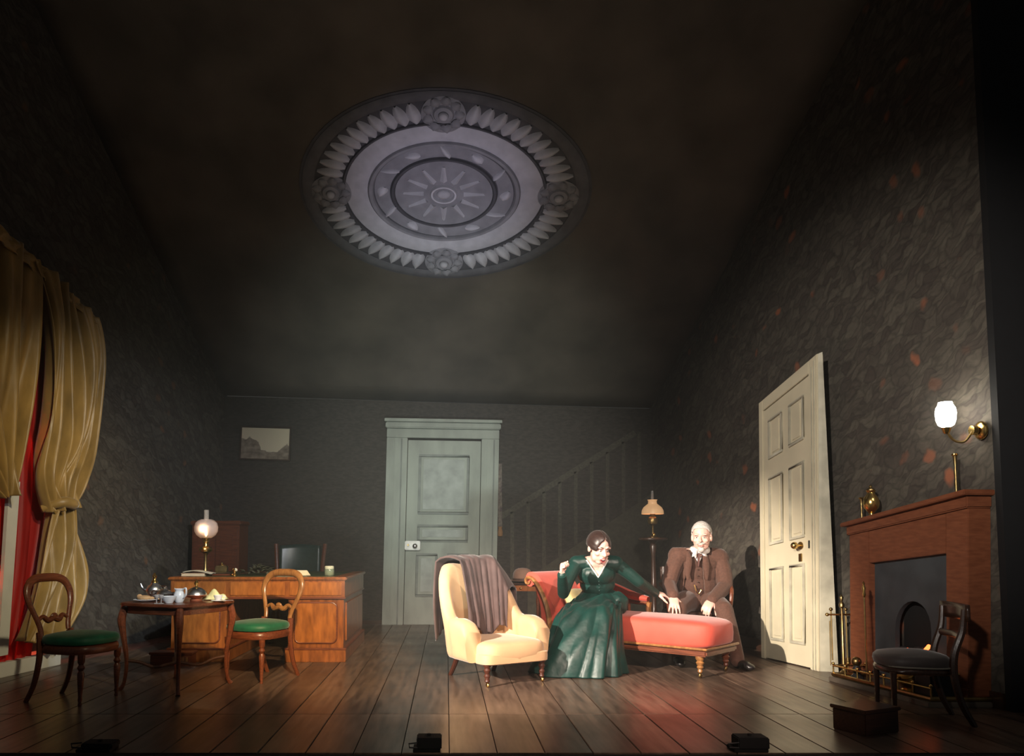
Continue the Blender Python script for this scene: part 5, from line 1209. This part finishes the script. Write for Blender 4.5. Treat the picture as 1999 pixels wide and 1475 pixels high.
for s, xx in ((-1, -.05), (1, .055)):
    MB().add([(2.255 + s * .012, 6.884, .958), (2.255 + xx, 6.89, .962), (2.255 + xx * 1.1 + s * .012, 6.882, .90), (2.255 + s * .03, 6.872, .915)], [(0, 1, 2, 3)]).build('collar_wing', M_shirt, SH, world=True, solid=.006)
MB().tube([(2.25, 6.872, .935), (2.245, 6.862, .89), (2.24, 6.868, .82)], [.012, .022, .016], 10, flat=.5).build('tie', mat('brown_tie', (.13, .055, .045), .5), SH, world=True)
ja = MB(); m_torso(ja, .034)
limb(ja, [mL, lerp(mL, meL, .5) + V3((-.01, 0, 0)), meL], [.078, .070, .060]); limb(ja, [meL, lerp(meL, mwL, .5), mwL], [.060, .053, .046])
limb(ja, [mR, lerp(mR, meR, .5) + V3((.015, 0, 0)), meR], [.078, .070, .062]); limb(ja, [meR, lerp(meR, mwR, .5), mwR], [.062, .056, .048])
def cutj(c):
    if c.z < .44: return True
    if c.z > .915 and (c.x - 2.288) ** 2 + (c.y - 6.97) ** 2 < .105 ** 2: return True
    if c.z > .982: return True
    h = .050 + (.93 - c.z) * .11
    if c.z > .90: h = .05 + (c.z - .90) * .35
    return c.y < 7.0 and c.z > .43 and abs(c.x - fx(c.z) + .01) < h and c.y > 6.80
JA = ja.build('jacket', M_suit, MA, world=True, remesh=.0055, smooth=5, cut=cutj, solid=.008)
for s in (-1, 1):
    pts = [(fx(.95) + s * .075, 6.925, .955), (fx(.88) + s * .073, 6.872, .885), (fx(.80) + s * .082, 6.858, .80), (fx(.70) + s * .085, 6.856, .70)]
    MB().tube(smoothpath(pts, 12), [.010 + .018 * math.sin(PI * i / 12) for i in range(13)], 8, flat=.32, up=(0, 1, 0)).build('lapel', M_suit, JA, world=True)
for w_, e_ in ((mwL, meL), (mwR, meR)):
    d_ = (w_ - e_).normalized(); MB().tube([w_ - d_ * .02, w_ + d_ * .022], [.044, .042], 16).build('shirt_cuff', M_shirt, SH, world=True)
MB().tube(smoothpath([(2.20, 6.868, .655), (2.215, 6.862, .60), (2.235, 6.866, .575), (2.26, 6.87, .61)], 14), .004, 6).build('watch_chain', M_brass, VE, world=True)
for i in range(5):
    z = .79 - i * .055; MB().ball((fx(z) + .012, 6.883 - .005 * i, z), .006, 8, 6).build('button', M_dark, VE, world=True)
M_shoe = mat('black_leather', (.012, .010, .010), .3)
for a_, dx in ((aL, -.02), (aR, .03)):
    sm = MB().ball((a_.x, a_.y + .01, .055), (.045, .06, .055), 14, 10).ball((a_.x + dx, a_.y - .09, .042), (.045, .10, .036), 14, 10).ball((a_.x + dx * 1.5, a_.y - .15, .034), (.042, .05, .028), 14, 10)
    sm.build('shoe', M_shoe, MA, world=True, remesh=.007, smooth=3)
# ------------------------------------------------------------------ thin stage haze hanging in the beams
def haze():
    m = bpy.data.materials.new('stage_haze'); m.use_nodes = True; nt = m.node_tree; nt.nodes.remove(nt.nodes['Principled BSDF'])
    v = nt.nodes.new('ShaderNodeVolumeScatter'); v.inputs['Density'].default_value = HAZE; v.inputs['Anisotropy'].default_value = 0.15; v.inputs['Color'].default_value = (.95, 1, .97, 1)
    nt.links.new(v.outputs[0], nt.nodes['Material Output'].inputs['Volume']); return m
HAZE = 0.012
def hz_ring(y, off): return [Vector((lw_x(y) + .03, y + off, .004)), Vector((rw_x(y) - .03, y + off, .004)), Vector((rw_x(y) - .03, y + off, ceil_z(rw_x(y), y) - .04)), Vector((lw_x(y) + .03, y + off, ceil_z(lw_x(y), y) - .04))]
hz = MB().add(hz_ring(YB, -.03) + hz_ring(YF + .1, 0), [(0, 1, 2, 3), (4, 7, 6, 5), (0, 4, 5, 1), (1, 5, 6, 2), (2, 6, 7, 3), (3, 7, 4, 0)]).build('stage_haze', haze())
hz['kind'] = 'stuff'; tag(hz, 'thin pale haze hanging in the stage light', 'haze')
